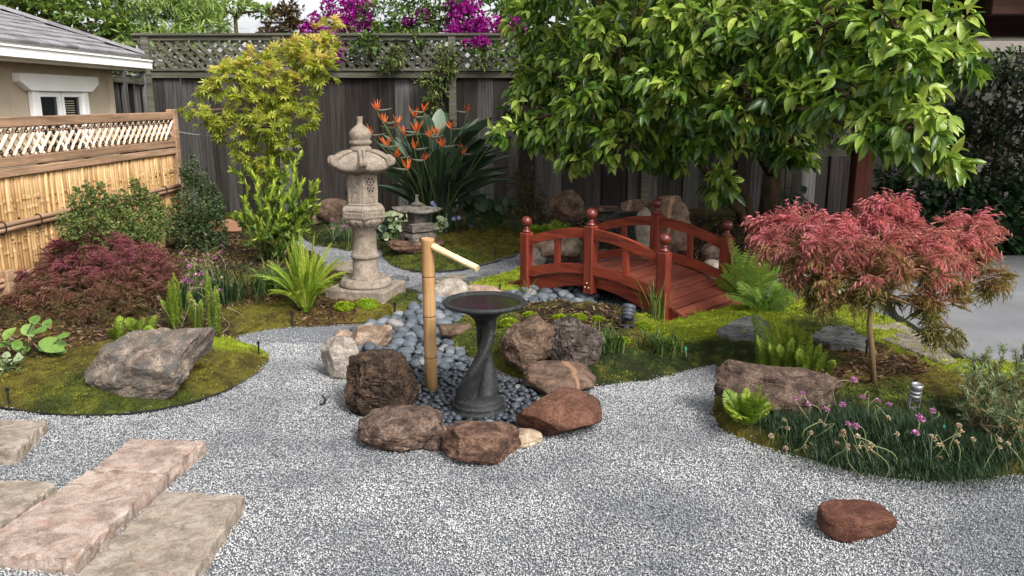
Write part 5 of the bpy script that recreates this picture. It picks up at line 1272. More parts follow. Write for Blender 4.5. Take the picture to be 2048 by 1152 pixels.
# yellow-green Japanese maple
b = gh(545, 470); b = at(545, 430, 9.2); b[2] = H(b[0], b[1])
bushy('japanese_maple', 'yellow-green Japanese maple with coppery shoot tips before the board fence', 'tree', b,
  [(660,65,9.2,34,32),(620,100,9.1,50,40),(575,110,9.2,50,36),(640,130,9.0,45,42),(520,120,9.2,48,30),(470,150,9.1,50,36),(430,180,9.1,36,26),(540,170,9.0,62,45),(600,185,9.0,52,45),(500,215,9.0,58,36),(395,220,9.0,36,16),(430,240,9.0,42,24),(590,235,8.9,46,34),(540,255,8.9,50,38),(465,270,9.0,44,30),(500,310,9.0,48,28),(570,290,8.9,36,32),(530,340,9.0,40,24)],
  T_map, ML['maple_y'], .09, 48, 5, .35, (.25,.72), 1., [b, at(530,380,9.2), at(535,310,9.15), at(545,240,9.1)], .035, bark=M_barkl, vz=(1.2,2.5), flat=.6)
# red laceleaf maple
b = gh(1748, 768)
bushy('red_laceleaf_maple', 'red laceleaf maple on a slender trunk in the right bed', 'tree', b,
  [(1545,452,4.7,52,26),(1600,440,4.6,60,26),(1570,490,4.5,70,26),(1650,450,4.5,80,30),(1640,500,4.3,90,34),(1785,415,4.5,34,20),(1760,445,4.5,60,26),(1730,485,4.2,110,36),(1850,460,4.5,90,30),(1935,452,4.6,62,22),(1900,490,4.4,90,32),(1830,510,4.2,100,36),(1600,545,4.4,60,26),(1670,550,4.2,90,34),(1780,560,4.1,110,40),(1880,545,4.3,70,34),(1965,500,4.5,40,20),(1700,596,4.2,60,18),(1800,604,4.2,70,22),(1870,612,4.2,52,24),(1905,660,4.2,38,20),(1975,560,4.5,30,24),(1640,590,4.3,26,12)],
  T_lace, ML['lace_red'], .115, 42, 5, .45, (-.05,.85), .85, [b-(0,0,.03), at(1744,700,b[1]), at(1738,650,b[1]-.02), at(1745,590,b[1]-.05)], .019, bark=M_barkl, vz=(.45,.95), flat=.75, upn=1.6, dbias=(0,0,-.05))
# purple laceleaf mound
b = gh(190, 640)
bushy('purple_laceleaf_maple', 'dark purple laceleaf maple mound beside the bamboo fence', 'tree', b,
  [(200,495,6.3,100,24),(130,520,6.2,70,24),(280,520,6.2,70,24),(200,535,6.0,120,30),(90,560,5.9,60,30),(310,560,6.0,50,34),(180,575,5.7,110,36),(270,590,5.8,80,34),(70,600,5.6,60,34),(120,620,5.5,80,34),(200,625,5.5,90,34),(290,630,5.7,56,30),(30,625,5.5,40,34),(150,655,5.4,70,18),(250,650,5.6,60,20)],
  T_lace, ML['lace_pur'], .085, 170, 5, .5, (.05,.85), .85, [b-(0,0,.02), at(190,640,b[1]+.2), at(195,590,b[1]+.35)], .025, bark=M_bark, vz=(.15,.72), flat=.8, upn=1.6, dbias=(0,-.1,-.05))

# upright small-leaved shrubs
def upright(name, label, base, tops, T, mat, size, per_m, leafr, vr, cat='shrub', wob=.02, tipbias=0, outw=.9, fwd=.7, side=0, seed=0):
    root = thing(name, label, cat, base); S = Stamp(); st_ = []
    for q in tops:
        p1 = np.array(q); p0 = np.array(base)+(p1-np.array(base))*(.18,.18,0)+rng.normal(size=3)*(.04,.04,0); p0[2] = base[2]
        P = curve3(p0, p1, 0, 8, wob); L = np.linalg.norm(p1-p0); st_.append(tube(P, np.linspace(.007,.003,8), 4))
        stem_leaves(S, P, int(L*per_m), T, size, outw, vr, fwd, tipbias)
        for _ in range(side):
            i = rnd.randint(2,6); e = P[i]+np.array((rnd.uniform(-1,1), rnd.uniform(-1,1), rnd.uniform(.4,1.2)))*leafr; Q = curve3(P[i], e, 0, 5, wob*.5); st_.append(tube(Q, np.linspace(.004,.002,5), 4)); stem_leaves(S, Q, int(np.linalg.norm(e-P[i])*per_m), T, size, outw, vr, fwd, tipbias)
    S.build('foliage', mat, root); part('stem', *join(*st_), M_barkl, root, False, world_space=True); return root
def fy(px, py): return atx(px, py, -3.28)[1]-rnd.uniform(0,.12)
b = atx(238, 500, -3.2); b[2] = H(b[0], b[1])
bushy('box_shrub', 'olive green small-leaved shrub against the bamboo fence', 'shrub', b, [(px, py, fy(px, py), rx*1.25, ry*1.1) for px, py, rx, ry in [(156,412,13,34),(176,398,11,34),(200,400,14,36),(222,420,16,30),(246,412,13,32),(272,392,11,36),(292,402,12,34),(312,415,12,30),(178,450,34,34),(232,452,42,34),(285,452,38,36),(138,452,20,26),(326,440,18,34),(205,475,50,26),(270,480,50,26)]], T_dia, ML['box'], .028, 950, 6, .05, (.1,.9), 1.1, None, .012, foliage='foliage', flat=1., inner=.3)
b = at(390, 520, 8.2); b[2] = H(b[0], b[1])
bushy('box_shrub', 'tall dark green small-leaved shrub beside the bamboo fence post', 'shrub', b, [(px, py, Y, rx, ry) for px, py, Y, rx, ry in [(372,360,8.35,12,40),(388,345,8.4,12,34),(404,375,8.4,15,36),(424,398,8.35,15,34),(440,420,8.3,14,30),(372,420,8.2,28,40),(405,435,8.15,32,40),(430,455,8.2,26,36),(385,475,8.1,36,34),(352,455,8.1,18,36),(420,485,8.1,34,26)]], T_dia, ML['boxd'], .030, 700, 6, .05, (.1,.9), 1.1, None, .012, foliage='foliage', flat=1., inner=.3)
b = gh(548, 528)
upright('leucadendron_shrub', 'upright lime-tipped shrub with narrow leaves left of the stone lantern', b, [at(px, py, Y) for px, py, Y in [(480,352,7.8),(500,342,7.8),(515,372,7.7),(535,345,7.9),(550,362,7.8),(575,335,7.9),(590,340,7.9),(605,365,7.8),(622,370,7.7),(636,362,7.8),(490,400,7.5),(530,400,7.5),(570,395,7.5),(610,410,7.5),(480,430,7.4),(520,440,7.3),(560,430,7.3),(600,440,7.4),(632,420,7.6),(545,320,8.0),(600,310,8.0)]], leaf_t(.24,.05,-.05,.5,2), ML['leuca'], .07, 190, .14, (.05,.85), tipbias=.4, fwd=1.1, outw=.7, side=2)
b = gh(1995, 880)
upright('rosemary_bush', 'grey-green needle-leaved bush at the right picture edge', b, [at(px, py, Y) for px, py, Y in [(1925,730,3.9),(1950,712,4.0),(1975,700,4.0),(2005,690,4.0),(2030,700,4.0),(2060,690,4.0),(1915,770,3.8),(1945,765,3.7),(1980,750,3.7),(2020,745,3.7),(2060,740,3.8),(1930,810,3.6),(1965,800,3.5),(2005,795,3.5),(2045,800,3.5),(2090,760,3.8),(2100,720,4.0),(1990,830,3.4),(2040,840,3.4),(1905,800,3.8)]], diamond_t(.13,.01), ML['rose'], .034, 420, .12, (.2,.8), fwd=.8, side=4)

# plants over the fence and vines
b = at(120, 120, 13); b[2] = 0
bushy('leafy_tree', 'bright green leafy tree behind the grey house roof', 'tree', b, [(30,20,13,70,50),(110,30,13,80,45),(190,45,13,60,40),(130,-20,13.5,130,45),(240,60,13,40,26),(20,-20,13.5,80,40)], T_ov, ML['mid'], .11, 60, 5, .3, (.3,1), 1., [b, at(120,100,13)], .09)
b = at(330, 120, 14); b[2] = 0
bushy('bamboo_thicket', 'feathery pale green bamboo thicket rising behind the lattice fence', 'bamboo', b, [(260,40,14,60,45),(330,35,14,80,45),(400,50,14,60,34),(290,0,14,80,40),(380,0,14.2,70,40),(440,62,14,36,22),(230,70,13.6,40,20),(340,72,13.2,110,14)], leaf_t(.14,.02,.1,.4,2), ML['pale'], .2, 60, 5, .5, (.2,1), 1.1, [b, at(330,100,14)], .05, foliage='foliage')
b = at(1500, 120, 13.5); b[2] = 0
bushy('leafy_tree', 'dark green tree beyond the fence behind the citrus', 'tree', b, [(1100,30,13,90,70),(1250,40,13.4,120,90),(1400,50,13.6,120,100),(1550,40,13.5,120,100),(1700,50,13.2,120,100),(1830,60,13,90,90),(1300,-50,13.6,200,70),(1600,-60,13.6,220,70),(1040,-20,13,70,40)], T_ov, ML['box'], .13, 45, 5, .3, (.1,.8), 1., [b, at(1500,100,13.5), at(1500,40,13.5)], .10)
b = at(480, 250, 12.0); b[2] = 0
bushy('hedge', 'dark green hedge filling the lattice top of the back fence', 'hedge', b, [(250+i*58, 118+6*(i%2), 12.0, 46, 36) for i in range(16)], T_ov, ML['box'], .09, 60, 5, .3, (.1,.7), 1., [b, at(480,160,12.0)], .03, foliage='foliage', flat=.5)
b = at(565, 110, 12.6); b[2] = 0
bushy('brown_shrub', 'dull brownish shrub poking above the fence before the far roof', 'shrub', b, [(560,40,12.6,36,30),(590,60,12.6,30,24),(545,70,12.5,30,16),(580,20,12.7,26,20)], T_dia, ML['brown'], .07, 170, 5, .1, (.2,1), 1., [b, at(565,90,12.6)], .03, foliage='foliage')
b = at(470, 40, 24); b[2] = 0
bushy('distant_tree', 'hazy pale tree against the white sky', 'tree', b, [(450,10,24,60,22),(400,20,24,50,24),(530,25,24,24,14)], T_dia, ML['pale'], .2, 30, 5, .1, (.4,1), 1., [b, at(470,30,24)], .09)
b = at(690, 130, 12.2); b[2] = 0
bushy('bougainvillea', 'magenta bougainvillea spilling over the fence beside the yellow maple', 'vine', b, [(690,15,12,50,26),(650,45,12,36,24),(700,50,11.9,30,26),(625,58,12,26,12),(720,10,12.1,34,18),(672,100,11.25,16,22),(735,45,11.9,16,16),(660,75,11.5,22,18)], T_ov, ML['boug'], .05, 330, 5, .1, (.1,1), 1.2, [b, at(690,100,12.2), at(690,60,12.1)], .03, foliage='bracts')
b = at(965, 130, 12.2); b[2] = 0
bushy('bougainvillea', 'magenta bougainvillea mass on the fence top left of the citrus tree', 'vine', b, [(935,40,11.9,46,30),(980,60,11.8,50,26),(1020,50,11.8,36,18),(910,60,11.7,20,18),(955,85,11.4,30,10),(925,10,12,40,14),(1100,72,11.6,22,8),(845,30,11.9,14,10),(818,42,11.8,12,10)], T_ov, ML['boug'], .05, 330, 5, .1, (.1,1), 1.2, [b, at(965,110,12.2), at(965,70,12.1)], .03, foliage='bracts')
b = at(800, 130, 12.4); b[2] = 0
bushy('climbing_vine', 'dense green vine heaped over the fence between the bougainvilleas', 'vine', b, [(770,35,12,60,34),(840,40,12,60,34),(900,30,12.2,50,34),(760,75,11.7,60,18),(830,78,11.6,60,14),(1030,20,12.2,60,30),(880,-10,12.3,120,30),(730,90,11.4,30,22),(985,100,11.35,46,12),(1080,90,11.5,60,20),(700,80,11.8,30,20)], leaf_t(.3,.05,.15,.45,2), ML['mid'], .10, 110, 5, .3, (.05,.8), 1.1, [b, at(800,100,12.4), at(800,60,12.2)], .03, foliage='foliage')
b = at(880, 430, 11.2); b[2] = H(b[0], b[1])
bushy('climbing_vine', 'trailing jasmine vine hanging down the fence post', 'vine', b, [(890,110,11.3,22,24),(885,150,11.3,24,20),(870,185,11.3,30,20),(865,215,11.3,20,20),(905,130,11.3,14,20),(850,160,11.3,18,10),(790,110,11.3,20,24),(770,125,11.3,14,20),(960,125,11.3,20,10),(890,240,11.3,14,12)], leaf_t(.3,.05,.15,.45,2), ML['box'], .075, 150, 5, .4, (.15,.9), 1.1, [b, at(880,300,11.3), at(875,200,11.3)], .012, foliage='foliage')
b = at(1960, 480, 8.9); b[2] = H(b[0], b[1])
bushy('jasmine_shrub', 'tangled dark jasmine with pale flowers below the pergola beam', 'shrub', b, [(1960,150,9.2,70,40),(2030,130,9.4,60,40),(2060,220,9.2,80,60),(1960,240,9.2,70,50),(1990,320,9.0,90,60),(1900,260,9.4,50,60),(2080,330,8.9,60,80),(1930,340,9.1,60,40),(2130,220,9,80,90)], leaf_t(.34,.05,.12,.45,2), ML['dark'], .085, 110, 5, .25, (.1,.9), 1.1, [b, at(1960,380,9), at(1970,280,9.1)], .03, foliage='foliage')
b = at(1900, 500, 8.7); b[2] = H(b[0], b[1])
bushy('ivy_hedge', 'dark green ivy mass along the far edge of the patio', 'hedge', b, [(1830,390,8.8,60,46),(1900,400,8.7,70,50),(1980,410,8.6,80,56),(2060,420,8.6,80,60),(1800,450,8.6,50,46),(1880,470,8.5,80,44),(1970,480,8.4,90,40),(2060,490,8.4,80,40),(1780,360,9.0,30,40),(2150,450,8.5,80,80)], leaf_t(.75,.05,.12,.45,2), ML['ivy'], .085, 90, 5, .45, (.1,.95), 1., [b, at(1900,450,8.7)], .03, foliage='foliage')
jf = [(1962,192),(1975,198),(1982,188),(2015,200),(2040,203),(1808,330),(1960,335),(1700,342)]
for i, (px, py) in enumerate(jf[:7]):
    p = at(px, py, 8.75); S = Stamp(); r = thing('jasmine_flower', 'pale white jasmine blossom cluster on the tangled dark shrub', 'flower', p, 0, 'jasmine blossoms')
    for _ in range(4):
        q = p+rng.normal(size=3)*.025; a = np.linspace(0, 2*PI, 6)[:5]; d = np.stack([np.cos(a), 0*a-.35, np.sin(a)], 1); S.add(T_ov, frames(d, (0,-1,0)), np.repeat(q[None], 5, 0), np.full(5, .028), rng.random(5))
    S.build('petals', ML['white'], r)

# ---------------------------------------------------------------- bird of paradise
b = at(872, 432, 9.4); b[2] = H(b[0], b[1])
bp = thing('bird_of_paradise', 'large bird of paradise clump with orange flowers against the fence', 'plant', b)
def paddle(L, bl, bw, lean, droop, ang, v):
    S = Stamp(); n = 9; ts = np.linspace(0, 1, n); d = np.array((math.cos(ang), math.sin(ang), 0)); tw = rnd.uniform(-1.2,1.2); s = np.array((-math.sin(ang+tw), math.cos(ang+tw), 0))
    f = lambda t: d*L*lean*t**1.5+np.array((0,0,L*(t-droop*t**2.4)))
    P = np.array([f(t) for t in ts]); V, F = tube(P[:7], np.linspace(.012,.007,7), 5)
    t0 = 1-bl/L; m = 8; Vb = []; Fb = []
    for i in range(m):
        q = i/(m-1); c = f(t0+q*bl/L); w = bw/2*math.sin(PI*min(.985, .04+.94*q)**.85)**.8; u = np.array((0,0,1))*.30*w
        Vb += [c-s*w+u, c, c+s*w+u]
    for i in range(m-1): a = 3*i; Fb += [(a,a+1,a+4,a+3),(a+1,a+2,a+5,a+4)]
    return join((V, F), (np.array(Vb), Fb))
def bleaf(px, py, Y, bl=.42, bw=.13, v=.5):
    tip = at(px, py, Y)-b; hd = math.hypot(tip[0], tip[1]); ang = math.atan2(tip[1], tip[0]); dr = .15+.3*max(0, hd-.3)
    L = max(tip[2]/(1-dr), .35); V, F = paddle(L, min(bl, L*.55), bw, hd/L, dr, ang, v)
    V = V+np.array((.08*math.cos(ang)*0, 0, 0)); part('leaf', V, F, ML['bird'], bp, True, attr=np.full(len(V), v))
for i in range(120):
    px = rnd.uniform(735, 1025); f_ = abs(px-878)/140; py = rnd.uniform(215+60*f_, 345+40*f_); bleaf(px, py, rnd.uniform(8.7, 9.9), rnd.uniform(.4,.58), rnd.uniform(.13,.21), rnd.uniform(.1,1))
for px, py, Y in ((985,235,9.2),(1000,300,9.0),(1020,335,8.9),(1030,360,8.8),(1000,345,8.7),(960,235,9.6),(945,250,9.7),(990,390,8.7),(760,330,9),(750,370,8.9),(1035,310,9.2)): bleaf(px, py, Y, .5, .17, rnd.uniform(.4,1))
S = Stamp(); n = 240; ribbons(S, np.repeat(b[None], n, 0)+rng.normal(size=(n,3))*(.12,.12,0), rng.uniform(0, 2*PI, n), rng.uniform(.5,.95,n), rng.uniform(.15,.75,n), rng.uniform(.05,.3,n), .016, rng.uniform(.1,.6,n), 5, .2); S.build('stalks', ML['bird'], bp)
FL = [(755,212),(770,238),(790,247),(742,262),(796,307),(829,290),(830,226),(833,256),(871,262),(903,250),(926,300),(860,266),(935,216),(848,216),(795,238),(975,268),(992,266),(848,312),(810,262),(885,285),(815,330),(775,285)]
for i, (px, py) in enumerate(FL):
    p = at(px, py+10, rnd.uniform(8.55,8.9))-b; S = Stamp(); sg = rnd.choice((-1,1)); dead = i in (12,15,17)
    nf = 7; a = np.linspace(-.5,.5,nf)+rng.normal(size=nf)*.1; d = np.stack([np.sin(a)+.1*sg, rng.normal(size=nf)*.3, np.cos(a)], 1)
    S.add(leaf_t(.12,.03,0,.4,2), frames(d, (0,-1,.2)), np.repeat(p[None], nf, 0), rng.uniform(.08,.15,nf)*(.75 if dead else 1), rng.uniform(0,.25,nf) if dead else rng.uniform(.3,1,nf))
    fl_ = part('flower', np.concatenate(S.V), np.concatenate(S.F), ML['orange'], bp, False, np.concatenate(S.A))
    P = np.array([p+(0,0,.012), p+(-.03*sg,0,.004), p+(-.09*sg,-.01,.012), p+(-.16*sg,-.02,.03)])
    part('spathe', *tube(P, [.008,.015,.010,.001], 6), m_plain('spathe', (84,84,70), .5, .3) if i == 0 else bpy.data.materials['spathe'], fl_, True)
    part('flower_stalk', *tube(curve3(np.array((rnd.uniform(-.15,.15), rnd.uniform(-.1,.1), 0)), p, .05, 6), np.linspace(.011,.007,6), 5), M_stemg, bp, True)

# ---------------------------------------------------------------- ferns
def fern(label, px, py, hpx, n, mat, leanr=(.3,1.0), droopr=(.1,.45), pin=.055, m=24, vr=(.3,.8), tops=None, up=1., name='fern', T=None, blunt=.7):
    b = gh(px, py); L = hpx/ppm(b)*1.1; root = thing(name, label, 'fern', b); S = []
    for i in range(n):
        S1 = Stamp(); ang = 2*PI*i/n*2.4+rnd.uniform(-.4,.4); q = rnd.random()
        lean = leanr[0]+(leanr[1]-leanr[0])*q; dr = droopr[0]+(droopr[1]-droopr[0])*q
        fern_frond(S1, b+np.array((math.cos(ang), math.sin(ang), 0))*.03, ang, L*rnd.uniform(.6,1.05)*(1-.15*q), lean, dr, pin*rnd.uniform(.85,1.1), rnd.uniform(*vr), m, T, blunt=blunt)
        S1.build('frond', mat, root)
fern('large yellow-green sword fern beside the stone lantern', 612, 622, 158, 100, ML['fern'], (.04,.68), (.0,.55), .024, 44, (.35,1), T=diamond_t(.62,.02), blunt=.4)
fern('small yellow-green fern in front of the long dark boulder', 1492, 850, 92, 18, ML['fern'], (.2,1.0), (.05,.6), .06, 20, (.35,.9))
fern('soft green fern leaning against the right bridge end', 1488, 608, 125, 12, ML['fernd'], (.2,.9), (.05,.45), .13, 17, (.7,1), T=leaf_t(.26,.02,.1,.4,2))
fern('light green fern drooping beside the bridge deck', 1525, 622, 85, 9, ML['fernd'], (.4,1.1), (.2,.6), .11, 15, (.7,1), T=leaf_t(.26,.02,.1,.4,2))
fern('yellow-green fern behind the left bridge railing', 1095, 482, 56, 16, ML['fern'], (.5,1.3), (.2,.6), .085, 14, (.4,.9))
fern('dark fern in the shade under the citrus tree', 1600, 470, 60, 10, ML['ivy'], (.4,1.2), (.2,.6), .08, 12, (.3,.9))

# foxtail ferns: plumes of needles
def foxtail(label, px, py, plumes, mat, r0=.022, needle=.014, dens=1700, bases=None):
    b = gh(px, py); root = thing('foxtail_fern', label, 'fern', b)
    for ip, (tx, ty, dY, w) in enumerate(plumes):
        e = at(tx, ty, b[1]+dY); b0 = b+rng.normal(size=3)*(.02,.02,0); b0[0] += .75*(e[0]-b[0]); b0 = gh(*bases[ip]) if bases else b0; P = curve3(b0, e, 0, 8); 
        mid = P[4].copy(); P[:,:2] = P[0,:2]+(P[:,:2]-P[0,:2])*(np.linspace(0,1,8)**1.5)[:,None]/1.0
        L = np.linalg.norm(e-b); n = int(L*dens*2.2); S = Stamp(); t = rng.uniform(.04, 1, n); idx = np.minimum((t*7).astype(int), 6); f_ = (t*7-idx)[:,None]
        c = P[idx]*(1-f_)+P[idx+1]*f_; tg = unit(P[idx+1]-P[idx]); rr = randdir(n); o_ = unit(rr-tg*(rr*tg).sum(1)[:,None])
        rad = r0*w*np.sin(PI*np.clip(.12+.80*t, 0, 1))**.6*np.where(t > .85, 1-(t-.85)*4, 1)
        d = unit(o_+tg*.9); S.add(diamond_t(.2,.02), frames(d, tg), c+o_*(rad*rng.uniform(.25,.75,n))[:,None], np.maximum(needle*.5, rad*.9), np.clip(rng.normal(size=n)*.2+.35+.3*t, 0, 1))
        S.build('plume', mat, root)
foxtail('tall foxtail fern with upright plumes behind the left boulder', 385, 672, [(322,600,.05,1),(337,562,.05,1.1),(347,546,.1,1.1),(378,583,.15,1),(389,602,.1,1),(402,600,.05,.9),(414,543,.1,1.1),(431,574,.05,1.1)], ML['fox'], bases=[(342,655),(350,662),(360,655),(384,650),(392,660),(402,662),(424,668),(437,672)])
foxtail('short bright foxtail fern behind the left end of the boulder', 270, 680, [(240,632,.05,1.2),(252,640,-.05,1.2),(268,638,.05,1.1),(290,635,.05,1.2),(312,630,.05,1.1),(225,655,0,1.2),(300,655,-.05,1.1)], ML['fox'], .026)
foxtail('wispy foxtail fern clump behind the long dark boulder', 1590, 748, [(1503,612,.1,1),(1520,640,0,1.1),(1535,628,.1,1.1),(1553,640,.15,1.1),(1573,648,.05,1.1),(1590,636,.1,1.1),(1608,652,0,1.1),(1624,664,.05,1.1),(1642,688,0,1.1),(1655,702,0,1.),(1670,722,-.05,1),(1560,690,-.1,1.1),(1540,688,-.08,1.1),(1600,698,-.1,1.1),(1585,676,-.05,1.1),(1515,672,-.05,1)], ML['fox'], .021, .014, 1700)

# grasses and strap-leaved clumps
def clump(label, px, py, n, L, lean, droop, w, mat, vr=(.1,.8), spread=.05, name='grass_clump', cat='grass', seg=5, root=None):
    b = gh(px, py); r = root or thing(name, label, cat, b); S = Stamp()
    P0 = np.repeat(b[None], n, 0)+np.stack([rng.normal(size=n)*spread, rng.normal(size=n)*spread, 0*np.arange(n)], 1)
    ribbons(S, P0, rng.uniform(0, 2*PI, n), L*rng.uniform(.55,1.05,n), rng.uniform(lean[0], lean[1], n), rng.uniform(droop[0], droop[1], n), w, rng.uniform(vr[0], vr[1], n), seg)
    S.build('blades', mat, r); return r
clump('tall thin grass tuft growing at the near bridge post', 1310, 645, 60, .42, (.05,.5), (.0,.3), .008, ML['grass'], (.3,1), .035)
clump('small grass tuft at the left foot of the bridge', 1052, 600, 40, .2, (.2,.9), (.1,.5), .007, ML['grass'], (.2,.9), .05)
clump('strap-leaved dark green clump right of the porous lava rock', 1212, 700, 120, .22, (.2,.9), (.2,.6), .010, ML['grass'], (.05,.6), .05, 'lily_turf')
clump('strap-leaved green clump in front of the dark spotlight', 1328, 702, 130, .2, (.2,1.0), (.2,.6), .010, ML['grass'], (.05,.65), .06, 'lily_turf')
clump('narrow-leaved green tuft left of the sword fern', 545, 585, 130, .36, (.3,1.0), (.3,.7), .012, ML['mid'], (.1,.7), .05, 'lily_turf')
clump('dark grassy clump between thrift flowers and lime-tipped shrub', 445, 598, 200, .42, (.2,.9), (.2,.6), .011, ML['thrift'], (.2,.9), .12)
clump('fine blue-green tuft behind the tall lantern column', 690, 470, 140, .25, (.2,.9), (.1,.5), .009, ML['rose'], (.1,.6), .08)
clump('small weed tuft among pebbles beside the bath pedestal', 912, 715, 30, .10, (.3,1.0), (.1,.5), .007, ML['grass'], (.4,.9), .02)
clump('tiny grass tuft among pebbles below the bamboo pipe', 900, 668, 24, .09, (.3,1.0), (.1,.5), .007, ML['grass'], (.4,.9), .02)
clump('blue-grey fescue tuft beyond the bridge right end', 1585, 585, 160, .22, (.2,1.0), (.1,.5), .008, ML['rose'], (.1,.6), .10)

# thrift: grassy mounds with flower heads on thin stems
def thrift(label, px, py, mounds, heads, hr):
    b = gh(px, py); r = thing('thrift_clump', label, 'flower clump', b); S = Stamp()
    for mx, my, rad, n, L in mounds:
        n = int(n*2.4)
        c = gh(mx, my); P0 = np.repeat(c[None], n, 0)+np.stack([rng.normal(size=n)*rad, rng.normal(size=n)*rad*.7, 0*np.arange(n)], 1)
        ribbons(S, P0, rng.uniform(0, 2*PI, n), L*.62*rng.uniform(.4,1.1,n), rng.uniform(.2,1.1,n), rng.uniform(.1,.6,n), .003, rng.uniform(0,.6,n), 4)
    S.build('blades', ML['thrift'], r)
    V0, F0 = ico(1)
    for hx, hy, pink in heads:
        base = gh(hx+rnd.uniform(-40,40), hy+rnd.uniform(30,70)) if hy < 900 else gh(hx+rnd.uniform(-40,40), hy-rnd.uniform(5,30))
        top = at(hx, hy, base[1]-.02)
        if top[2] < H(top[0], top[1])+.02: top = gh(hx, hy)+(0,0,.03)
        S = Stamp(); n = 34; d = randdir(n); d[:,2] = np.abs(d[:,2])*1.1-.25; d = unit(d)
        rr = hr*(1.15 if pink else .85)*rnd.uniform(.8,1.15)
        S.add(diamond_t(.7,.1), frames(d, (0,0,1)), np.repeat(top[None], n, 0)+d*rr*.3, np.full(n, rr*.9), rng.random(n))
        f_ = S.build('flower_head', ML['pink' if pink else 'seed'], r)
        P = curve3(base, top, rnd.uniform(-.02,.05), 9); P[1:-1] += np.sin(np.linspace(0, PI, 9))[1:-1,None]*rng.normal(size=3)*.035; P[:,2] = np.maximum(P[:,2], base[2]-.005)
        part('flower_stem', *tube(P, .0015, 4), M_stemp, r, False, world_space=True)
def c2(L, pink): return [(1360+x*.4098, 680+y*.4098, pink) for x, y in L]
heads = c2([(850,197),(598,262),(557,290),(712,340),(795,318),(893,280),(965,298),(1020,316),(1234,348),(1167,378),(1180,390),(1148,457),(860,425),(820,412),(625,315)], True)+c2([(717,172),(508,390),(527,432),(640,455),(686,398),(705,417),(797,447),(790,468),(820,515),(818,533),(763,537),(847,575),(875,523),(912,560),(932,515),(925,533),(935,577),(867,472),(1017,383),(1058,460),(1226,470),(1245,488),(1260,513),(1275,515),(1268,608),(1398,538),(1430,487),(1362,420),(1360,465),(1375,447),(1350,500),(613,553),(637,540),(445,470),(907,635),(515,530),(1497,593),(1530,575),(1520,550),(1562,490),(1600,508),(1560,525)], False)
thrift('dark green thrift clump with pink and faded heads in the right bed', 1750, 900, [(1640,870,.10,900,.13),(1720,850,.12,1100,.15),(1800,860,.13,1200,.15),(1880,880,.13,1200,.15),(1960,900,.13,1100,.15),(1720,910,.13,1100,.12),(1820,925,.13,1100,.11),(1920,935,.12,900,.11),(1580,850,.07,500,.10)], heads, .0135)
hl = [(rnd.gauss(395,32), rnd.gauss(545,34), rnd.random() < .3) for _ in range(46)]+[(443,492,True),(378,535,True),(440,505,True)]
thrift('small thrift clump with pale pink heads left of the grassy clump', 395, 620, [(380,610,.10,700,.2),(420,600,.10,700,.2),(350,590,.08,500,.2)], hl, .017)
hl = [(rnd.gauss(672,16), rnd.gauss(452,8), True) for _ in range(7)]
thrift('small purple flowered tuft on dark moss behind the lantern', 675, 480, [(675,482,.1,300,.15)], hl, .016)

# broad-leaved plants, every leaf its own part
def disc_t(n=14, notch=.25, cup=.12, wave=.03):
    V = [(0,.06,0)]; F = []
    for i in range(n+1):
        a = -PI/2+notch+(2*PI-2*notch)*i/n; r = .5*(1+wave*math.sin(i*2.1)); V.append((r*math.cos(a), .45+r*math.sin(a), cup*(r*r)*2+.02*math.sin(i*1.7)))
    for i in range(1, n+1): F.append((0, i, i+1))
    return np.array(V), F
def broad(name, label, px, py, leaves, T, mat, cat='plant', up=(0,-.6,1)):
    b = gh(px, py); r = thing(name, label, cat, b)
    for lx, ly, rad, v in leaves:
        p = at(lx, ly, b[1]+rnd.uniform(-.08,.08)); s = 2*rad/ppm(p); a = rnd.uniform(0, 6.28)
        if p[2] < b[2]+.03: p[2] = b[2]+.03
        n = unit(np.array(up)+rng.normal(size=3)*.22); d = np.cross(n, (math.cos(a), math.sin(a), .2)); Rm = frames(d[None], n)[0]
        V = (T[0]-(0,.45,0))*s@Rm.T+p; part('leaf', V, T[1], mat, r, True, np.clip(v+.25*(np.linalg.norm(T[0][:,:2]-(0,.45), axis=1)-.3), 0, 1), world_space=True)
        part('leaf_stalk', *tube(curve3(b+rng.normal(size=3)*(.03,.03,0), p, .02, 5), .004, 4), M_stemg, r, world_space=True)
TD = disc_t(); TO = leaf_t(.8, .12, .12, .45, 4)
broad('leopard_plant', 'single round-leaved plant with one big pale green leaf on the left bed', 106, 712, [(105,692,25,.55),(128,672,12,.4),(90,715,12,.35),(122,706,11,.4)], TD, ML['big'])
broad('bergenia', 'broad-leaved light green plant at the left picture edge', 45, 712, [(18,668,17,.7),(56,660,17,.65),(35,690,14,.5),(80,662,14,.45),(52,700,12,.6),(8,690,13,.5),(-15,680,16,.5),(70,640,14,.3),(95,648,13,.35),(-20,655,15,.4)], TO, ML['big'])
broad('variegated_groundcover', 'small cream-edged leaves at the lower left picture edge', 12, 742, [(rnd.uniform(-25,38), rnd.uniform(700,745), rnd.uniform(6,10), rnd.uniform(.2,.8)) for _ in range(26)], TO, ML['vari'])
broad('dark_leaved_plant', 'dark heart-leaved plant below the bird of paradise', 985, 456, [(rnd.uniform(935,1035), rnd.uniform(395,450), rnd.uniform(9,15), rnd.uniform(.1,.8)) for _ in range(60)], TO, ML['ivy'], up=(0,-1.3,.7))
broad('variegated_plant', 'silver variegated leafy plant left of the pagoda lantern', 795, 480, [(rnd.uniform(770,825), rnd.uniform(425,482), rnd.uniform(5,8), rnd.uniform(.3,1)) for _ in range(80)], TO, ML['vari'], up=(0,-1,.8))
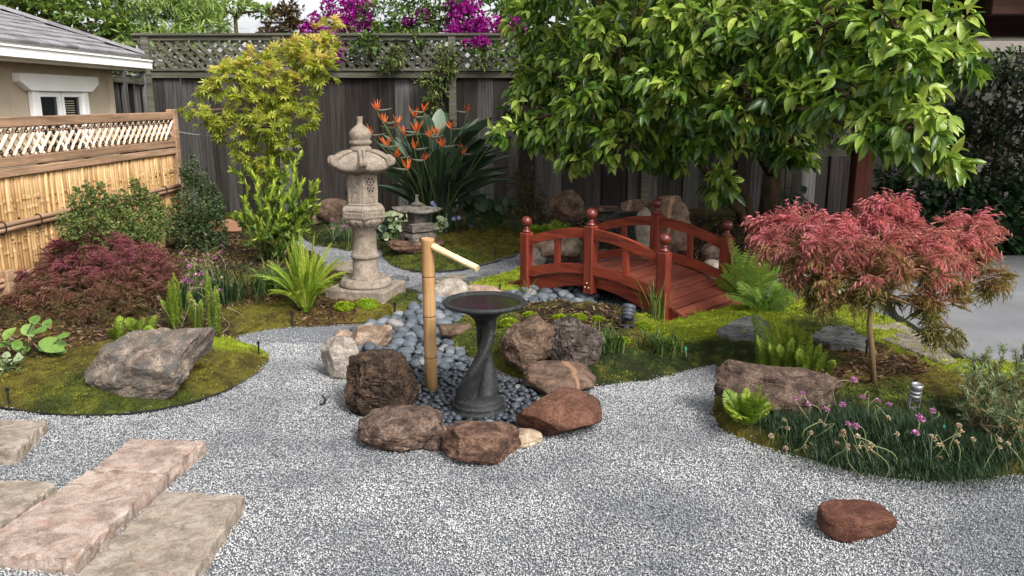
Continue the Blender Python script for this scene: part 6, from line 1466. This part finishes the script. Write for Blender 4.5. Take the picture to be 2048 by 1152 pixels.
broad('variegated_plant', 'silver variegated sprig right of the pagoda lantern', 880, 470, [(rnd.uniform(866,895), rnd.uniform(435,474), rnd.uniform(5,8), rnd.uniform(.4,1)) for _ in range(16)], TO, ML['vari'], up=(0,-1,.8))
broad('dark_leaved_plant', 'low dark leafy plant behind the tall lantern', 755, 478, [(rnd.uniform(730,785), rnd.uniform(430,480), rnd.uniform(8,12), rnd.uniform(.2,.8)) for _ in range(44)], TO, ML['ivy'], up=(0,-1.1,.7))
broad('white_variegated_shrub', 'white-leaved little shrub half hidden behind the red maple', 1650, 592, [(rnd.gauss(1650,26), rnd.gauss(560,18), rnd.uniform(5,8), rnd.uniform(.6,1)) for _ in range(60)], TO, ML['vari'], up=(0,-1,.8))
broad('dark_leaved_plant', 'leafy sprig at the foot of the citrus trunk', 1590, 440, [(rnd.uniform(1560,1625), rnd.uniform(375,440), rnd.uniform(9,14), rnd.uniform(.2,.9)) for _ in range(30)], TO, ML['ivy'], up=(0,-1.1,.7))
S = Stamp()
for i, (px, py) in enumerate([(865,406),(908,437),(918,435),(870,412)]):
    p = at(px, py, 9.0); a = np.linspace(0, 2*PI, 6)[:5]; d = np.stack([np.cos(a), 0*a-.3, np.sin(a)], 1); S.add(T_ov, frames(d, (0,-1,0)), np.repeat(p[None], 5, 0), np.full(5, .03), rng.random(5))
fr = thing('blue_flowers', 'small pale blue blossoms behind the pagoda lantern', 'flower', at(880, 440, 9.0)); S.build('petals', m_leaf('petal_blue', [(0,(120,130,190)),(1,(176,182,220))], .3), fr)
part('stem', *join(*[tube(curve3(gh(px, 462), at(px, py, 9.0), 0, 4), .004, 4) for px, py in [(865,406),(908,437)]]), M_stemg, fr, world_space=True)
# bronze feathery shrub
b = at(1050, 470, 9.3); b[2] = H(b[0], b[1])
bushy('bronze_shrub', 'bronze feathery shrub right of the bird of paradise', 'shrub', b, [(1050,360,9.3,30,26),(1060,400,9.2,34,34),(1045,440,9.1,36,26),(1075,430,9.2,20,30)], T_ndl, ML['brown'], .09, 260, 6, 0, (.1,.9), 1., [b, at(1050,420,9.3)], .015, foliage='foliage')
# lime moss cushions on the rockery
M_lime = m_leaf('leaf_lime_moss', [(0,(96,118,20)),(.5,(140,160,30)),(1,(180,194,58))], .2, .7, .15)
for lb_, px, py, r in (('lime moss cushion behind the porous lava rock', 1120, 640, 17), ('lime moss cushion right behind the porous lava rock top', 1158, 638, 16), ('lime moss cushion left of the dark spotlight', 1195, 642, 14), ('lime moss cushion between the two dark rocks', 1092, 660, 15), ('lime moss cushion at the foot of the dark spotlight', 1285, 655, 20), ('lime moss cushion among the strap-leaved clumps', 1245, 684, 15), ('lime moss patch left of the angular boulder', 1020, 650, 22), ('lime moss cushion behind the angular boulder peak', 1060, 634, 16), ('lime moss cushion at the lantern plate corner', 735, 612, 26), ('lime moss cushion beside the sword fern and lantern plate', 690, 616, 22)):
    p = gh(px, py); R_ = r/ppm(p); S = Stamp(); n = 420; d = randdir(n); d[:,2] = np.abs(d[:,2]); c = p+d*np.array((R_, R_*.8, R_*.55))*.85
    S.add(diamond_t(.5,.1), frames(unit(d+.5*randdir(n)), (0,0,1)), c, np.full(n, .016)*rng.uniform(.7,1.3,n), rng.random(n)); rt = thing('moss_cushion', lb_, 'moss', p); S.build('foliage', M_lime, rt)
    V, F = ico(2); part('mound', V*np.array((R_, R_*.8, R_*.55))*.9, F, M_lime, rt, True, np.full(len(V), .1))
print('objects', len(bpy.data.objects), 'tris', sum(len(m.polygons) for m in bpy.data.meshes))
